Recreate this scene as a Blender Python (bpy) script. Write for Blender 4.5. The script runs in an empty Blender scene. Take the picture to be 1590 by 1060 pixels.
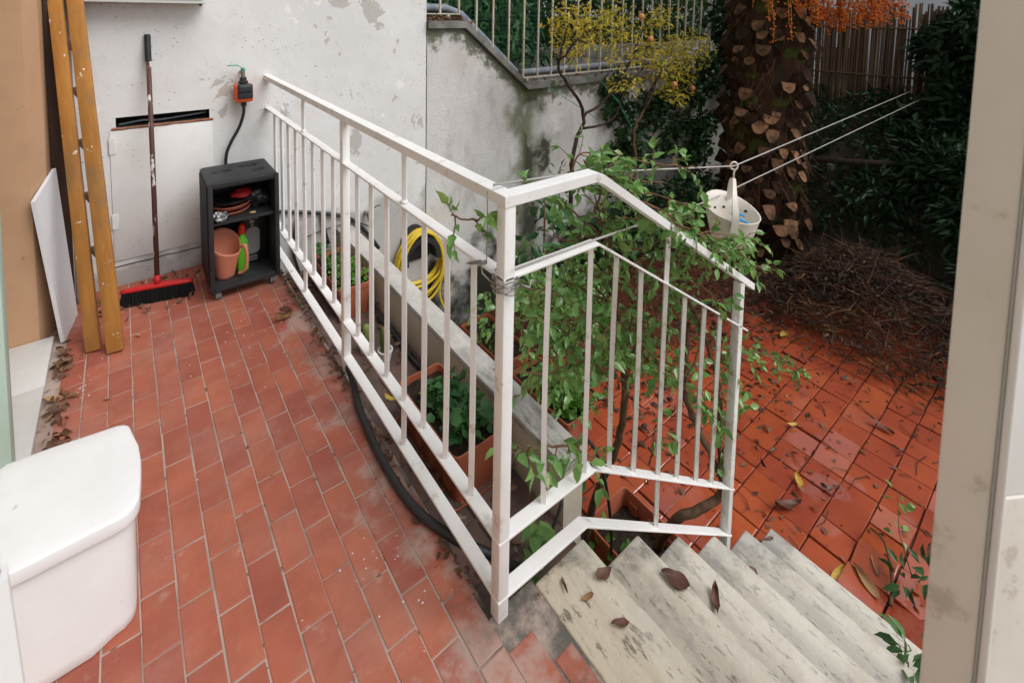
import bpy, bmesh, math, random
import numpy as np
from mathutils import Vector, Matrix, Euler, noise as mnoise
random.seed(7); rng = np.random.default_rng(7)
S = bpy.context.scene; COL = S.collection
PI = math.pi

# ---------------------------------------------------------------- camera, sky, sun, exposure
cam_d = bpy.data.cameras.new('camera'); cam = bpy.data.objects.new('camera', cam_d); COL.objects.link(cam)
YAW, PITCH, ROLL = 0.676700515, 0.0757159483, 0.0184151086
_f = Vector((math.sin(YAW)*math.cos(PITCH), math.cos(YAW)*math.cos(PITCH), -math.sin(PITCH)))
_r = Vector((math.cos(YAW), -math.sin(YAW), 0)); _u = _r.cross(_f)
_c, _s = math.cos(ROLL), math.sin(ROLL)
_r, _u = _r*_c + _u*_s, _u*_c - _r*_s
_m = Matrix((_r, _u, -_f)).transposed().to_4x4(); _m.translation = (0, 0, 1.5)
cam.matrix_world = _m
cam_d.sensor_width = 36; cam_d.sensor_fit = 'HORIZONTAL'; cam_d.lens = 759.07/1590*36
cam_d.shift_y = -(530-71.88)/1590
cam_d.clip_start = .02; cam_d.clip_end = 300
cam_d.dof.use_dof = True; cam_d.dof.focus_distance = 1.75; cam_d.dof.aperture_fstop = 4.5
S.camera = cam
W = bpy.data.worlds.new('World'); S.world = W; W.use_nodes = True
wt = W.node_tree; bg = wt.nodes['Background']
sky = wt.nodes.new('ShaderNodeTexSky'); sky.sky_type = 'NISHITA'; sky.sun_disc = False
SUN_EL, SUN_AZ = math.radians(52), math.radians(150)      # azimuth clockwise from +Y
sky.sun_elevation = SUN_EL; sky.sun_rotation = SUN_AZ
sky.air_density = 1.0; sky.dust_density = 1.5; sky.ozone_density = 1.0
hs = wt.nodes.new('ShaderNodeHueSaturation'); hs.inputs['Saturation'].default_value = .30
wt.links.new(sky.outputs[0], hs.inputs['Color']); wt.links.new(hs.outputs[0], bg.inputs[0])
bg.inputs[1].default_value = .13
sun_d = bpy.data.lights.new('sun', 'SUN'); sun_d.energy = 1.5; sun_d.angle = math.radians(40); sun_d.color = (1, .985, .965)
sun = bpy.data.objects.new('sun', sun_d); COL.objects.link(sun)
_sd = Vector((math.sin(SUN_AZ)*math.cos(SUN_EL), math.cos(SUN_AZ)*math.cos(SUN_EL), math.sin(SUN_EL)))
sun.rotation_euler = _sd.to_track_quat('Z', 'Y').to_euler()
V = S.view_settings; V.view_transform = 'Standard'; V.look = 'None'; V.exposure = 0.53; V.gamma = 1; V.use_curve_mapping = False

# measured world coordinates of things seen in the place (metres)
D={'bigleaf': [[2.564, 2.75, -0.044], [2.709, 2.75, -0.159], [2.47, 2.75, -0.279], [2.664, 2.75, -0.308], [2.603, 2.75, -0.185], [2.41, 2.75, -0.52], [2.758, 2.75, -0.526], [2.282, 2.75, -0.529],
             [2.55, 2.75, -0.673], [2.922, 2.75, -0.86], [2.597, 2.75, 0.001]],
 'bk': [[2.079, 1.138, 0.619], [2.271, 0.984, 0.618], [2.176, 1.053, 0.541], [2.19, 1.061, 0.734], [2.11, 1.101, 0.481], [2.248, 0.989, 0.484], [2.173, 1.045, 0.432]],
 'box': [[0.363, 3.12, 1.505], [-0.137, 3.12, 1.491]],
 'branches': [[[1.351, 1.02, 0.267], [1.246, 1.0, 0.62], [1.147, 0.98, 0.872], [1.056, 0.97, 1.066]], [[1.147, 0.98, 0.872], [1.135, 0.95, 1.023], [1.286, 0.92, 1.022], [1.58, 0.9, 0.95]],
              [[1.168, 1.0, 0.923], [1.377, 0.98, 0.882], [1.591, 0.95, 0.8]], [[1.157, 1.0, 0.831], [1.34, 0.95, 0.812], [1.724, 0.93, 0.663], [2.051, 0.92, 0.547]],
              [[1.34, 0.95, 0.812], [1.665, 0.92, 0.614], [2.144, 0.9, 0.395]], [[1.304, 1.02, 0.615], [1.602, 1.0, 0.588], [1.865, 0.97, 0.437]],
              [[1.302, 1.05, 0.694], [1.105, 1.05, 0.859], [0.983, 1.0, 0.942]], [[1.266, 1.05, 0.751], [1.162, 1.1, 0.727], [1.066, 1.1, 0.777]],
              [[1.338, 1.02, 0.321], [1.086, 1.02, 0.582], [0.866, 1.0, 0.718]], [[1.34, 1.02, 0.272], [1.09, 1.05, 0.5], [0.833, 1.0, 0.64]],
              [[1.355, 1.02, 0.193], [1.157, 1.05, 0.338], [0.962, 1.0, 0.417], [0.734, 0.97, 0.562]], [[1.36, 1.02, 0.118], [1.435, 1.0, 0.387], [1.522, 0.95, 0.354]],
              [[1.388, 1.05, 0.282], [1.499, 1.05, 0.461], [1.714, 1.05, 0.411]], [[1.369, 1.0, 0.271], [1.492, 0.95, 0.22], [1.638, 0.93, 0.087]],
              [[1.381, 1.0, 0.361], [1.547, 0.93, 0.157], [1.787, 0.9, -0.075]], [[1.415, 1.1, 0.393], [1.252, 1.15, 0.574], [1.103, 1.1, 0.69]],
              [[1.451, 1.1, 0.276], [1.328, 1.15, 0.4], [1.102, 1.15, 0.396]], [[1.891, 0.92, -0.144], [1.83, 0.92, 0.108], [2.18, 0.88, -0.004], [2.542, 0.86, -0.222]],
              [[1.903, 0.92, -0.265], [1.937, 0.9, -0.041], [1.946, 0.9, 0.123]], [[1.909, 0.92, -0.326], [1.964, 0.88, -0.155]], [[0.753, 0.9, 1.003], [0.66, 0.92, 0.997], [0.598, 0.95, 1.014]],
              [[1.058, 0.95, 0.173], [0.902, 0.93, 0.269], [0.791, 0.9, 0.338]], [[1.015, 0.95, 0.198], [1.017, 0.9, 0.214], [1.052, 0.88, 0.178]],
              [[1.437, 0.95, -0.121], [1.422, 0.93, -0.023], [1.436, 0.93, 0.042]], [[1.485, 1.1, 0.493], [1.513, 1.1, 0.688], [1.415, 1.05, 0.899]],
              [[1.627, 0.95, 0.079], [1.751, 0.95, 0.234], [1.684, 1.0, 0.366]], [[1.125, 1.1, 0.902], [1.181, 1.1, 1.021], [1.32, 1.05, 1.009]],
              [[1.538, 1.05, 0.164], [1.289, 1.0, 0.447], [1.157, 0.97, 0.43]], [[0.725, 0.88, 1.061], [0.804, 0.9, 1.054]], [[1.457, 0.97, 0.586], [1.648, 0.93, 0.49], [1.792, 0.9, 0.376]],
              [[1.251, 1.05, 0.71], [1.418, 1.0, 0.668], [1.568, 0.97, 0.696]], [[1.15, 1.0, 0.99], [1.239, 0.97, 0.969], [1.431, 0.93, 0.919]],
              [[1.484, 1.08, 0.402], [1.333, 1.1, 0.569], [1.201, 1.1, 0.544]], [[1.514, 1.05, 0.226], [1.559, 1.03, 0.347], [1.497, 1.05, 0.487]],
              [[1.176, 0.93, 0.943], [1.272, 0.88, 0.9], [1.488, 0.86, 0.76], [1.743, 0.86, 0.59]], [[1.383, 0.88, 0.804], [1.64, 0.86, 0.694], [1.876, 0.85, 0.552], [2.033, 0.84, 0.439]],
              [[1.357, 1.1, 0.439], [1.158, 1.12, 0.573], [1.04, 1.12, 0.549]], [[1.357, 1.08, 0.327], [1.142, 1.1, 0.452], [0.985, 1.12, 0.57]],
              [[1.385, 1.08, 0.14], [1.199, 1.12, 0.325], [1.071, 1.12, 0.47]]],
 'cab': [[[0.74, 3.21, 0.211], [0.99, 3.21, 0.139], [1.156, 3.21, 0.07], [1.246, 3.21, -0.009], [1.329, 3.21, -0.12], [1.391, 3.21, -0.219]],
         [[0.998, 3.21, 0.128], [1.014, 3.21, 0.027], [1.038, 3.21, -0.081]], [[0.842, 3.21, 0.143], [0.825, 3.21, 0.037], [0.819, 3.21, -0.081], [0.841, 3.21, -0.182], [0.867, 3.21, -0.278]],
         [[0.891, 3.21, 0.001], [0.997, 3.21, 0.019], [1.125, 3.21, 0.024], [1.223, 3.21, 0.016], [1.329, 3.21, -0.045]]],
 'fruit': [[4.7, 2.08, 1.521], [4.767, 2.018, 1.439], [4.893, 1.917, 1.442], [5.002, 1.834, 1.487], [5.071, 1.775, 1.458], [5.141, 1.717, 1.43], [5.209, 1.657, 1.372], [5.265, 1.613, 1.391],
           [5.327, 1.566, 1.417], [5.399, 1.513, 1.466], [5.453, 1.465, 1.42], [5.517, 1.421, 1.499], [5.586, 1.363, 1.47], [5.655, 1.305, 1.442], [4.959, 1.88, 1.605], [5.356, 1.559, 1.584]],
 'fruit_tip': [[4.689, 1.996, 1.233], [4.824, 1.89, 1.254]],
 'hedge': [[2.397, 3.9, 1.574], [3.682, 3.9, 0.903]],
 'hose': [[0.714, 2.049, 0.0], [0.677, 1.815, -0.01], [0.645, 1.653, -0.015], [0.627, 1.441, -0.02], [0.636, 1.229, -0.03], [0.684, 1.087, -0.05], [0.759, 1.002, -0.07], [0.889, 1.0, -0.157],
          [0.986, 1.03, -0.161]],
 'hose2': [[0.971, 2.3, -0.084], [1.011, 2.241, -0.19], [1.007, 2.07, -0.19], [1.01, 1.911, -0.19], [1.008, 1.663, -0.19]],
 'ivy': [[3.934, 3.15, 0.501], [4.156, 3.15, 0.27], [4.398, 3.15, -0.048], [4.605, 3.15, 0.352], [4.837, 3.15, 0.545], [5.081, 3.15, 0.748], [5.377, 3.15, 0.492], [5.657, 3.15, 0.626],
         [5.124, 3.15, 0.211], [4.876, 3.15, 0.019], [5.484, 3.15, 0.083], [4.061, 3.15, 0.079], [4.477, 3.15, 0.51], [5.703, 3.15, 0.134], [5.366, 3.15, -0.218], [3.86, 3.15, -0.021],
         [5.631, 3.15, 0.907], [5.58, 3.15, -0.174], [3.872, 3.15, 0.706]],
 'joint': [-0.332, 2.493, 0.03],
 'lad': [[-0.253, 3.09, 1.503], [-0.203, 3.09, 1.504], [-0.196, 3.09, 1.505], [-0.126, 3.09, 1.506]],
 'leaves_gard': [[2.635, 0.915, -1.055], [2.83, 0.937, -1.055], [3.627, 0.766, -1.055], [4.046, 1.517, -1.055], [2.467, 0.635, -1.055], [2.549, 0.546, -1.055], [2.661, 0.539, -1.055],
                 [3.939, 1.264, -1.055], [3.91, 0.907, -1.055], [3.381, 1.276, -1.055], [2.545, 0.836, -1.055], [2.781, 0.902, -1.055], [2.907, 1.106, -1.055], [2.706, 0.521, -1.055],
                 [2.433, 0.574, -1.055], [4.438, 0.627, -1.055], [3.191, 1.112, -1.055], [3.388, 1.356, -1.055], [4.264, 0.999, -1.055], [3.516, 0.637, -1.055], [2.914, 0.808, -1.055]],
 'leaves_step': [[0.96, 0.762, 0.0], [1.006, 0.773, 0.0], [0.885, 0.753, 0.0], [0.909, 0.666, 0.0], [0.855, 0.806, 0.0], [1.229, 0.711, -0.178], [0.989, 0.607, 0.0], [1.405, 0.673, -0.356],
                 [1.867, 0.759, -0.712], [2.23, 0.844, -0.89]],
 'leaves_ter': [[0.569, 2.407, 0.003], [0.624, 2.415, 0.003], [-0.238, 2.407, 0.003], [0.758, 1.652, 0.003], [0.019, 2.667, 0.003], [-0.174, 3.128, 0.003], [0.018, 2.937, 0.003],
                [-0.081, 2.295, 0.003], [0.656, 1.681, 0.003], [-0.256, 2.319, 0.003]],
 'line1': [[0.7, 0.872, 1.09], [2.185, 1.071, 0.799], [7.6, 1.49, 0.64]],
 'line2': [[0.7, 0.868, 0.88], [1.007, 0.868, 0.87], [2.133, 1.159, 0.618], [8.092, 1.386, 0.576]],
 'panel': [[-0.306, 2.81, 0.659], [-0.248, 3.0, 0.731]],
 'pom_cl': [[2.752, 2.8, 1.401], [2.742, 2.7, 1.48], [3.0, 2.8, 1.347], [3.099, 2.75, 1.429], [3.406, 2.8, 1.473], [3.347, 2.85, 1.256], [2.861, 2.75, 1.247], [3.723, 2.9, 1.304], [3.979, 2.9, 1.175],
            [4.05, 2.85, 1.396], [4.132, 2.8, 1.46], [4.206, 2.8, 1.175], [4.327, 2.8, 1.041], [4.412, 2.75, 1.139], [4.629, 2.7, 1.102], [4.498, 2.7, 1.238], [4.225, 2.8, 0.917], [4.46, 2.8, 0.802],
            [4.277, 2.75, 0.693], [3.984, 2.75, 1.031], [3.579, 2.85, 1.073], [2.998, 2.9, 1.124], [3.492, 2.7, 0.873], [4.483, 2.75, 0.985], [3.948, 2.8, 1.09]],
 'pom_fr': [[3.786, 2.8, 1.452], [3.868, 2.75, 1.243], [4.214, 2.7, 0.796], [4.625, 2.75, 0.715]],
 'pom_tr': [[[2.909, 2.8, -0.2], [2.928, 2.8, 0.295], [3.04, 2.8, 0.61], [2.829, 2.8, 0.902], [2.721, 2.8, 1.067], [2.799, 2.8, 1.297], [2.735, 2.8, 1.478]],
            [[3.04, 2.8, 0.61], [3.417, 2.85, 0.73], [3.625, 2.9, 0.854], [3.831, 2.9, 1.118], [3.967, 2.9, 1.363]],
            [[3.044, 2.8, 0.498], [3.35, 2.75, 0.552], [3.493, 2.7, 0.861], [3.718, 2.7, 0.991]],
            [[3.912, 2.9, -0.226], [3.882, 2.9, 0.264], [3.924, 2.9, 0.418], [4.139, 2.9, 0.652], [4.19, 2.85, 0.914], [4.337, 2.85, 1.167]],
            [[4.139, 2.9, 0.652], [4.019, 2.9, 0.535], [4.193, 2.9, 0.81], [4.506, 2.8, 0.966]], [[2.721, 2.8, 1.067], [2.859, 2.7, 1.276], [3.163, 2.7, 1.43]],
            [[3.831, 2.9, 1.118], [4.369, 2.8, 1.235], [4.763, 2.75, 1.262]]],
 'post': [[0.783, 0.104, 1.103], [0.741, 0.098, 0.685], [0.828, 0.109, 1.522]],
 'ring': [2.185, 1.071, 0.799],
 'sprig': [[2.648, 0.36, -0.9], [2.712, 0.406, -0.9], [2.951, 0.532, -0.9]],
 'sprig2': [[1.988, 0.313, -0.7]],
 'strip': [[-0.097, 0.605, 0.968], [-0.1, 0.616, 1.062], [-0.089, 0.589, 0.874]],
 'trunk1': [[1.587, 1.384, -1.0], [1.562, 1.3, -0.624], [1.521, 1.2, -0.366], [1.49, 1.12, -0.11], [1.391, 1.05, 0.236], [1.271, 1.02, 0.603], [1.223, 1.0, 0.76]],
 'trunk2': [[1.806, 1.142, -0.9], [1.721, 1.0, -0.574], [1.899, 0.95, -0.578], [1.926, 0.92, -0.503], [1.837, 0.92, -0.326], [1.708, 0.95, -0.081], [1.671, 0.97, 0.045], [1.729, 1.0, 0.269]],
 'trunk3': [[1.926, 0.92, -0.503], [1.904, 0.93, -0.302], [1.845, 0.93, -0.016], [1.775, 0.95, 0.223], [1.582, 0.97, 0.52]],
 'weeds': [[2.042, 2.372, -1.0], [1.936, 2.119, -1.0], [2.064, 2.021, -1.0], [2.142, 2.224, -1.0], [1.808, 2.217, -1.0], [2.416, 2.316, -1.0]]}

# ---------------------------------------------------------------- materials
class G:
    def __init__(s, name):
        s.m = bpy.data.materials.new(name); s.m.use_nodes = True; s.t = s.m.node_tree
        s.b = s.t.nodes['Principled BSDF']; s.out = s.t.nodes['Material Output']
    def n(s, ty, **k):
        n = s.t.nodes.new(ty)
        for a, v in k.items(): setattr(n, a, v)
        return n
    def L(s, a, b): s.t.links.new(a, b)
    def put(s, sock, v):
        if isinstance(v, bpy.types.NodeSocket): s.L(v, sock)
        elif isinstance(v, (tuple, list)) and len(v) == 3 and sock.type == 'RGBA': sock.default_value = (*v, 1)
        else: sock.default_value = v
    def pos(s): return s.n('ShaderNodeNewGeometry').outputs['Position']
    def obj(s): return s.n('ShaderNodeTexCoord').outputs['Object']
    def isl(s): return s.n('ShaderNodeNewGeometry').outputs['Random Per Island']
    def rnd(s): return s.n('ShaderNodeObjectInfo').outputs['Random']
    def xyz(s, v):
        n = s.n('ShaderNodeSeparateXYZ'); s.L(v, n.inputs[0]); return n.outputs
    def map(s, v, scale=(1, 1, 1), loc=(0, 0, 0), rot=(0, 0, 0)):
        n = s.n('ShaderNodeMapping'); s.L(v, n.inputs[0]); n.inputs['Scale'].default_value = scale
        n.inputs['Location'].default_value = loc; n.inputs['Rotation'].default_value = rot; return n.outputs[0]
    def noise(s, scale, detail=5, rough=.55, vec=None, dist=0):
        n = s.n('ShaderNodeTexNoise'); n.inputs['Scale'].default_value = scale; n.inputs['Detail'].default_value = detail
        n.inputs['Roughness'].default_value = rough; n.inputs['Distortion'].default_value = dist
        s.L(vec if vec is not None else s.pos(), n.inputs['Vector']); return n.outputs['Fac']
    def vor(s, scale, vec=None, feature='F1', rnd=1):
        n = s.n('ShaderNodeTexVoronoi'); n.feature = feature; n.inputs['Scale'].default_value = scale
        n.inputs['Randomness'].default_value = rnd
        s.L(vec if vec is not None else s.pos(), n.inputs['Vector']); return n.outputs['Distance']
    def mr(s, v, a, b, c=0., d=1.):
        n = s.n('ShaderNodeMapRange', interpolation_type='SMOOTHSTEP')
        s.put(n.inputs[0], v)
        for i, x in enumerate((a, b, c, d)): s.put(n.inputs[i+1], x)
        return n.outputs[0]
    def ma(s, op, a, b=None, clamp=False):
        n = s.n('ShaderNodeMath', operation=op, use_clamp=clamp); s.put(n.inputs[0], a)
        if b is not None: s.put(n.inputs[1], b)
        return n.outputs[0]
    def mix(s, f, a, b):
        n = s.n('ShaderNodeMix', data_type='RGBA'); s.put(n.inputs[0], f); s.put(n.inputs[6], a); s.put(n.inputs[7], b); return n.outputs[2]
    def hsv(s, c, h=.5, sat=1, v=1):
        n = s.n('ShaderNodeHueSaturation'); s.put(n.inputs['Color'], c); s.put(n.inputs['Hue'], h); s.put(n.inputs['Saturation'], sat); s.put(n.inputs['Value'], v); return n.outputs[0]
    def bump(s, h, strength=.3, dist=.01):
        n = s.n('ShaderNodeBump'); n.inputs['Strength'].default_value = strength; n.inputs['Distance'].default_value = dist
        s.put(n.inputs['Height'], h); s.L(n.outputs[0], s.b.inputs['Normal'])
    def fin(s, col, rough=.7, spec=.3):
        s.put(s.b.inputs['Base Color'], col); s.put(s.b.inputs['Roughness'], rough); s.put(s.b.inputs['Specular IOR Level'], spec); return s.m

def simple(name, c1, c2=None, scale=12, rough=.6, spec=.3, bump=.15, bs=60, dirt=None, dirt_th=.62, dirt_s=20, stretch=(1, 1, 1), var=0, local=True, metal=0):
    g = G(name); v = g.map(g.obj() if local else g.pos(), stretch)
    c = c1 if c2 is None else g.mix(g.mr(g.noise(scale, 6, .6, v), .3, .7), c1, c2)
    if dirt: c = g.mix(g.mr(g.noise(dirt_s, 7, .65, v), dirt_th, dirt_th+.06), c, dirt)
    if var: c = g.hsv(c, v=g.mr(g.rnd(), 0, 1, 1-var, 1+var))
    if bump: g.bump(g.noise(bs, 6, .6, v), bump, .004)
    g.b.inputs['Metallic'].default_value = metal
    return g.fin(c, rough, spec)

def leafmat(name, cols, rough=.35, trans=.25, per='isl', spec=.35):
    g = G(name); r = g.isl() if per == 'isl' else g.rnd()
    n = g.n('ShaderNodeValToRGB'); g.L(r, n.inputs[0]); cr = n.color_ramp
    k = len(cols)
    cr.elements[0].color = (*cols[0], 1); cr.elements[1].color = (*cols[-1], 1); cr.elements[1].position = 1
    for i in range(1, k-1):
        e = cr.elements.new(i/(k-1)); e.color = (*cols[i], 1)
    c = g.mix(g.mr(g.noise(25, 4), .35, .7, 0, .35), n.outputs[0], g.hsv(n.outputs[0], v=.55))
    g.fin(c, rough, spec)
    if trans:
        t = g.n('ShaderNodeBsdfTranslucent'); g.L(g.hsv(c, v=1.3), t.inputs[0]); mx = g.n('ShaderNodeMixShader'); mx.inputs[0].default_value = trans
        g.L(g.b.outputs[0], mx.inputs[1]); g.L(t.outputs[0], mx.inputs[2]); g.L(mx.outputs[0], g.out.inputs[0])
    return g.m

M = {}
# terracotta terrace tile, dry, with lime bloom
g = G('terracotta_tile'); p = g.pos()
c = g.mix(g.mr(g.noise(7, 6), .3, .72), (.40, .112, .066), (.32, .086, .055))
c = g.mix(g.mr(g.noise(34, 6, .7), .5, .85, 0, .45), c, (.45, .19, .13))
c = g.mix(g.mr(g.noise(150, 3, .6), .6, .78, 0, .35), c, (.2, .05, .03))
c = g.hsv(c, h=g.mr(g.rnd(), 0, 1, .497, .503), v=g.mr(g.rnd(), 0, 1, .90, 1.10))
x, y, z = g.xyz(p)
edge = g.ma('MULTIPLY', g.mr(x, .40, .66, 0, .17), 1)
c = g.mix(g.mr(g.noise(3.1, 7, .7), .42, .72, .02, .26), c, (.48, .31, .25))
c = g.mix(g.mr(g.noise(11, 8, .75, g.map(p, loc=(4, 2, 0))), .60, .72, 0, .4), c, (.56, .45, .40))
bl = g.mr(g.ma('ADD', g.noise(5.5, 7, .68), edge), .60, .78, 0, .68)
c = g.mix(bl, c, (.47, .37, .32))
rim = g.ma('MULTIPLY', g.mr(g.noise(3.2, 5, .6), .46, .6), g.mr(x, .52, .66))
c = g.mix(g.ma('MULTIPLY', rim, .7), c, (.12, .085, .07))
g.bump(g.ma('ADD', g.noise(60, 6, .65), g.noise(12, 4)), .25, .003)
M['tile'] = g.fin(c, g.mr(g.noise(9, 5), .3, .7, .5, .78), .3)
# grout
g = G('grout'); c = g.mix(g.mr(g.noise(6, 6), .35, .68), (.46, .365, .315), (.33, .235, .195))
x, y, z = g.xyz(g.pos())
c = g.mix(g.ma('MULTIPLY', g.mr(x, .56, .66), g.mr(g.noise(9, 6, .7), .35, .6)), c, (.13, .12, .105))
c = g.mix(g.mr(g.noise(40, 5), .6, .7), c, (.12, .09, .07)); g.bump(g.noise(120, 4), .4, .003); M['grout'] = g.fin(c, .9, .1)
# wet garden paving
g = G('wet_terracotta'); c = g.mix(g.mr(g.noise(4, 6), .3, .7), (.37, .073, .025), (.29, .052, .022))
c = g.mix(g.mr(g.noise(45, 5, .7), .55, .8, 0, .5), c, (.18, .035, .02))
c = g.hsv(c, h=g.mr(g.rnd(), 0, 1, .498, .503), v=g.mr(g.rnd(), 0, 1, .84, 1.12))
c = g.mix(g.mr(g.noise(2.2, 6, .65), .6, .75, 0, .55), c, (.10, .028, .016))
wet = g.mr(g.ma('ADD', g.noise(2.6, 3, .5), g.mr(g.rnd(), 0, 1, -.16, .16)), .47, .53)
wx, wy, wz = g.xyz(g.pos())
shade_debris = g.mr(g.ma('ADD', g.ma('ADD', wy, g.ma('MULTIPLY', wx, .30)), g.mr(g.noise(3, 7, .7), .2, .8, -.45, .45)), 2.8, 3.25, 0, .88)
c = g.mix(shade_debris, c, (.05, .022, .014))  # shade over the far paving put into the colour, along with leaf debris
g.bump(g.noise(70, 5), .05, .002)
g.put(g.b.inputs['Coat Weight'], g.mr(wet, 0, 1, .0, 1.)); g.b.inputs['Coat Roughness'].default_value = .05; g.b.inputs['Coat IOR'].default_value = 1.6
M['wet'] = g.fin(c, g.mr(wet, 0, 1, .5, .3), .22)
M['joint_dirt'] = simple('dark_joint_dirt', (.15, .05, .032), (.07, .034, .022), 14, .8, .2, .5, 90, local=False)
# plaster of the house wall
g = G('white_plaster'); p = g.pos()
c = g.mix(g.mr(g.noise(1.6, 6, .6), .3, .72), (.74, .735, .725), (.66, .655, .645))
c = g.mix(g.mr(g.noise(11, 6, .7), .5, .8, 0, .5), c, (.55, .53, .50))
px_, py_, pz_ = g.xyz(p)
def near(x0, z0, r): return g.mr(g.ma('SQRT', g.ma('ADD', g.ma('POWER', g.ma('SUBTRACT', px_, x0), 2.), g.ma('POWER', g.ma('SUBTRACT', pz_, z0), 2.))), 0, r, .20, 0)
bias = g.ma('ADD', g.ma('ADD', near(1.08, 1.50, .26), near(1.34, 1.47, .16)), g.ma('ADD', near(1.24, .56, .18), near(1.60, .85, .14)))
c = g.mix(g.mr(g.ma('ADD', g.noise(5.2, 7, .6, g.map(p, loc=(3.1, 0, 1.9)), .6), bias), .655, .668, 0, .9), c, (.47, .445, .415))
c = g.mix(g.mr(g.noise(3.4, 7, .6, g.map(p, loc=(8, 1, 4)), .5), .66, .67), c, (.80, .79, .77))
spk = g.ma('MULTIPLY', g.mr(g.vor(38), .10, .16, 1, 0), g.mr(g.noise(5, 3), .50, .60))
c = g.mix(g.ma('MULTIPLY', spk, .8), c, (.16, .13, .10))
c = g.mix(g.mr(g.noise(4, 8, .72, g.map(p, (1, 1, .35))), .60, .78, 0, .5), c, (.33, .30, .26))
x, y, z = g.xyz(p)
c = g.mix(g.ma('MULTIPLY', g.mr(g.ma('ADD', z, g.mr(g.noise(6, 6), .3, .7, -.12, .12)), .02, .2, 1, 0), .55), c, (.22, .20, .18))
g.bump(g.ma('ADD', g.ma('MULTIPLY', g.noise(9, 7, .6), 1.6), g.ma('MULTIPLY', g.noise(70, 4), .5)), .28, .006)
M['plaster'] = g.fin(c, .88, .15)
g = G('hatch_paint'); c = g.mix(g.mr(g.noise(5, 6, .65), .35, .7), (.75, .745, .73), (.68, .67, .65))
spk = g.ma('MULTIPLY', g.mr(g.vor(42), .10, .16, 1, 0), g.mr(g.noise(5, 3), .52, .6))
c = g.mix(g.ma('MULTIPLY', spk, .7), c, (.2, .17, .14)); g.bump(g.noise(40, 5), .25, .003); M['hatch'] = g.fin(c, .6, .3)
# garden retaining wall: stained render with moss
g = G('stained_render'); p = g.pos(); x, y, z = g.xyz(p)
c = g.mix(g.mr(g.noise(1.7, 7, .62, g.map(p, (1, 1, .6))), .3, .7), (.66, .645, .625), (.50, .485, .465))
c = g.mix(g.mr(g.noise(7, 7, .7, g.map(p, (1, 1, .4))), .48, .75, 0, .6), c, (.30, .28, .26))
c = g.mix(g.mr(g.noise(2.6, 5, .6, g.map(p, loc=(5, 0, 2))), .58, .68, 0, .6), c, (.76, .75, .74))
c = g.mix(g.mr(g.noise(2, 4, .5, g.map(p, loc=(1, 7, 2))), .6, .75, 0, .4), c, (.48, .38, .29))
wob = g.mr(g.noise(3, 6), .2, .8, -.16, .16)
d = g.ma('ABSOLUTE', g.ma('ADD', g.ma('SUBTRACT', x, 2.83), wob))
streak = g.ma('MULTIPLY', g.mr(d, .06, .26, 1, 0), g.mr(g.noise(8, 6, .7, g.map(p, (1, 1, .35))), .15, .5))
c = g.mix(g.ma('MULTIPLY', streak, .85), c, (.10, .115, .055))
c = g.mix(g.ma('MULTIPLY', g.mr(g.ma('ADD', d, wob), .03, .12, 1, 0), .85), c, (.045, .045, .035))
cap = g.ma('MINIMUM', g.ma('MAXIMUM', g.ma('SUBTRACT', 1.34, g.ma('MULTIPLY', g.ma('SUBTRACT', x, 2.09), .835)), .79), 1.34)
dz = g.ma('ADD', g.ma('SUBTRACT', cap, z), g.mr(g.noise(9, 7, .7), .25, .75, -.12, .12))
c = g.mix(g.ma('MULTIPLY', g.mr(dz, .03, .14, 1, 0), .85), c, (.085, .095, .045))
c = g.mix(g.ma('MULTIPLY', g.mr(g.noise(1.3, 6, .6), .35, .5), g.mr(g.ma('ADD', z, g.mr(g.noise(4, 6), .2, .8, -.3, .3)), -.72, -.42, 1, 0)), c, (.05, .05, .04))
c = g.mix(g.mr(x, 3.4, 4.8, 0, .55), c, (.26, .235, .17))
g.bump(g.ma('ADD', g.noise(20, 7, .65), g.noise(80, 5)), .5, .008)
M['render'] = g.fin(c, .9, .12)
M['coping'] = simple('weathered_coping', (.26, .25, .23), (.14, .135, .12), 6, .9, .1, .4, 50, (.08, .09, .05), .58, 9, local=False)
M['orange'] = simple('peach_wall_paint', (.54, .335, .20), (.48, .29, .17), 4, .75, .2, .35, 14, (.30, .19, .12), .655, 7, local=False)
M['facade'] = simple('cream_house_render', (.62, .55, .45), (.52, .46, .37), 3, .85, .15, .3, 40, local=False)
# travertine, striations along Y
g = G('travertine'); v = g.map(g.pos(), (9, 1.3, 3)); p = g.pos()
c = g.mix(g.mr(g.noise(2.2, 7, .6, v), .3, .7), (.68, .60, .47), (.55, .475, .36))
c = g.mix(g.ma('MULTIPLY', g.mr(x, .95, 1.1), g.mr(g.noise(2.0, 5), .42, .66, 0, .75)), c, (.50, .48, .45))
holes = g.mr(g.noise(17, 6, .66, g.map(p, (3.2, .9, 1))), .575, .64)
c = g.mix(g.ma('MULTIPLY', holes, .75), c, (.12, .10, .075))
c = g.mix(g.mr(g.noise(9, 7, .7, g.map(p, (2.4, .8, 1))), .54, .70, 0, .65), c, (.28, .255, .21))
x, y, z = g.xyz(p)
stain = g.mr(g.ma('ADD', g.ma('ADD', y, g.mr(x, .9, 1.3, -.10, 0)), g.mr(g.noise(6, 6, .7), .25, .75, -.16, .16)), .70, .90)
c = g.mix(g.ma('MULTIPLY', stain, .85), c, (.085, .075, .055))
c = g.mix(g.mr(x, 1.1, 1.5, 0, .4), c, g.mix(g.mr(g.noise(6, 6), .3, .7), (.52, .51, .49), (.38, .37, .35)))
ns = None
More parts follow.
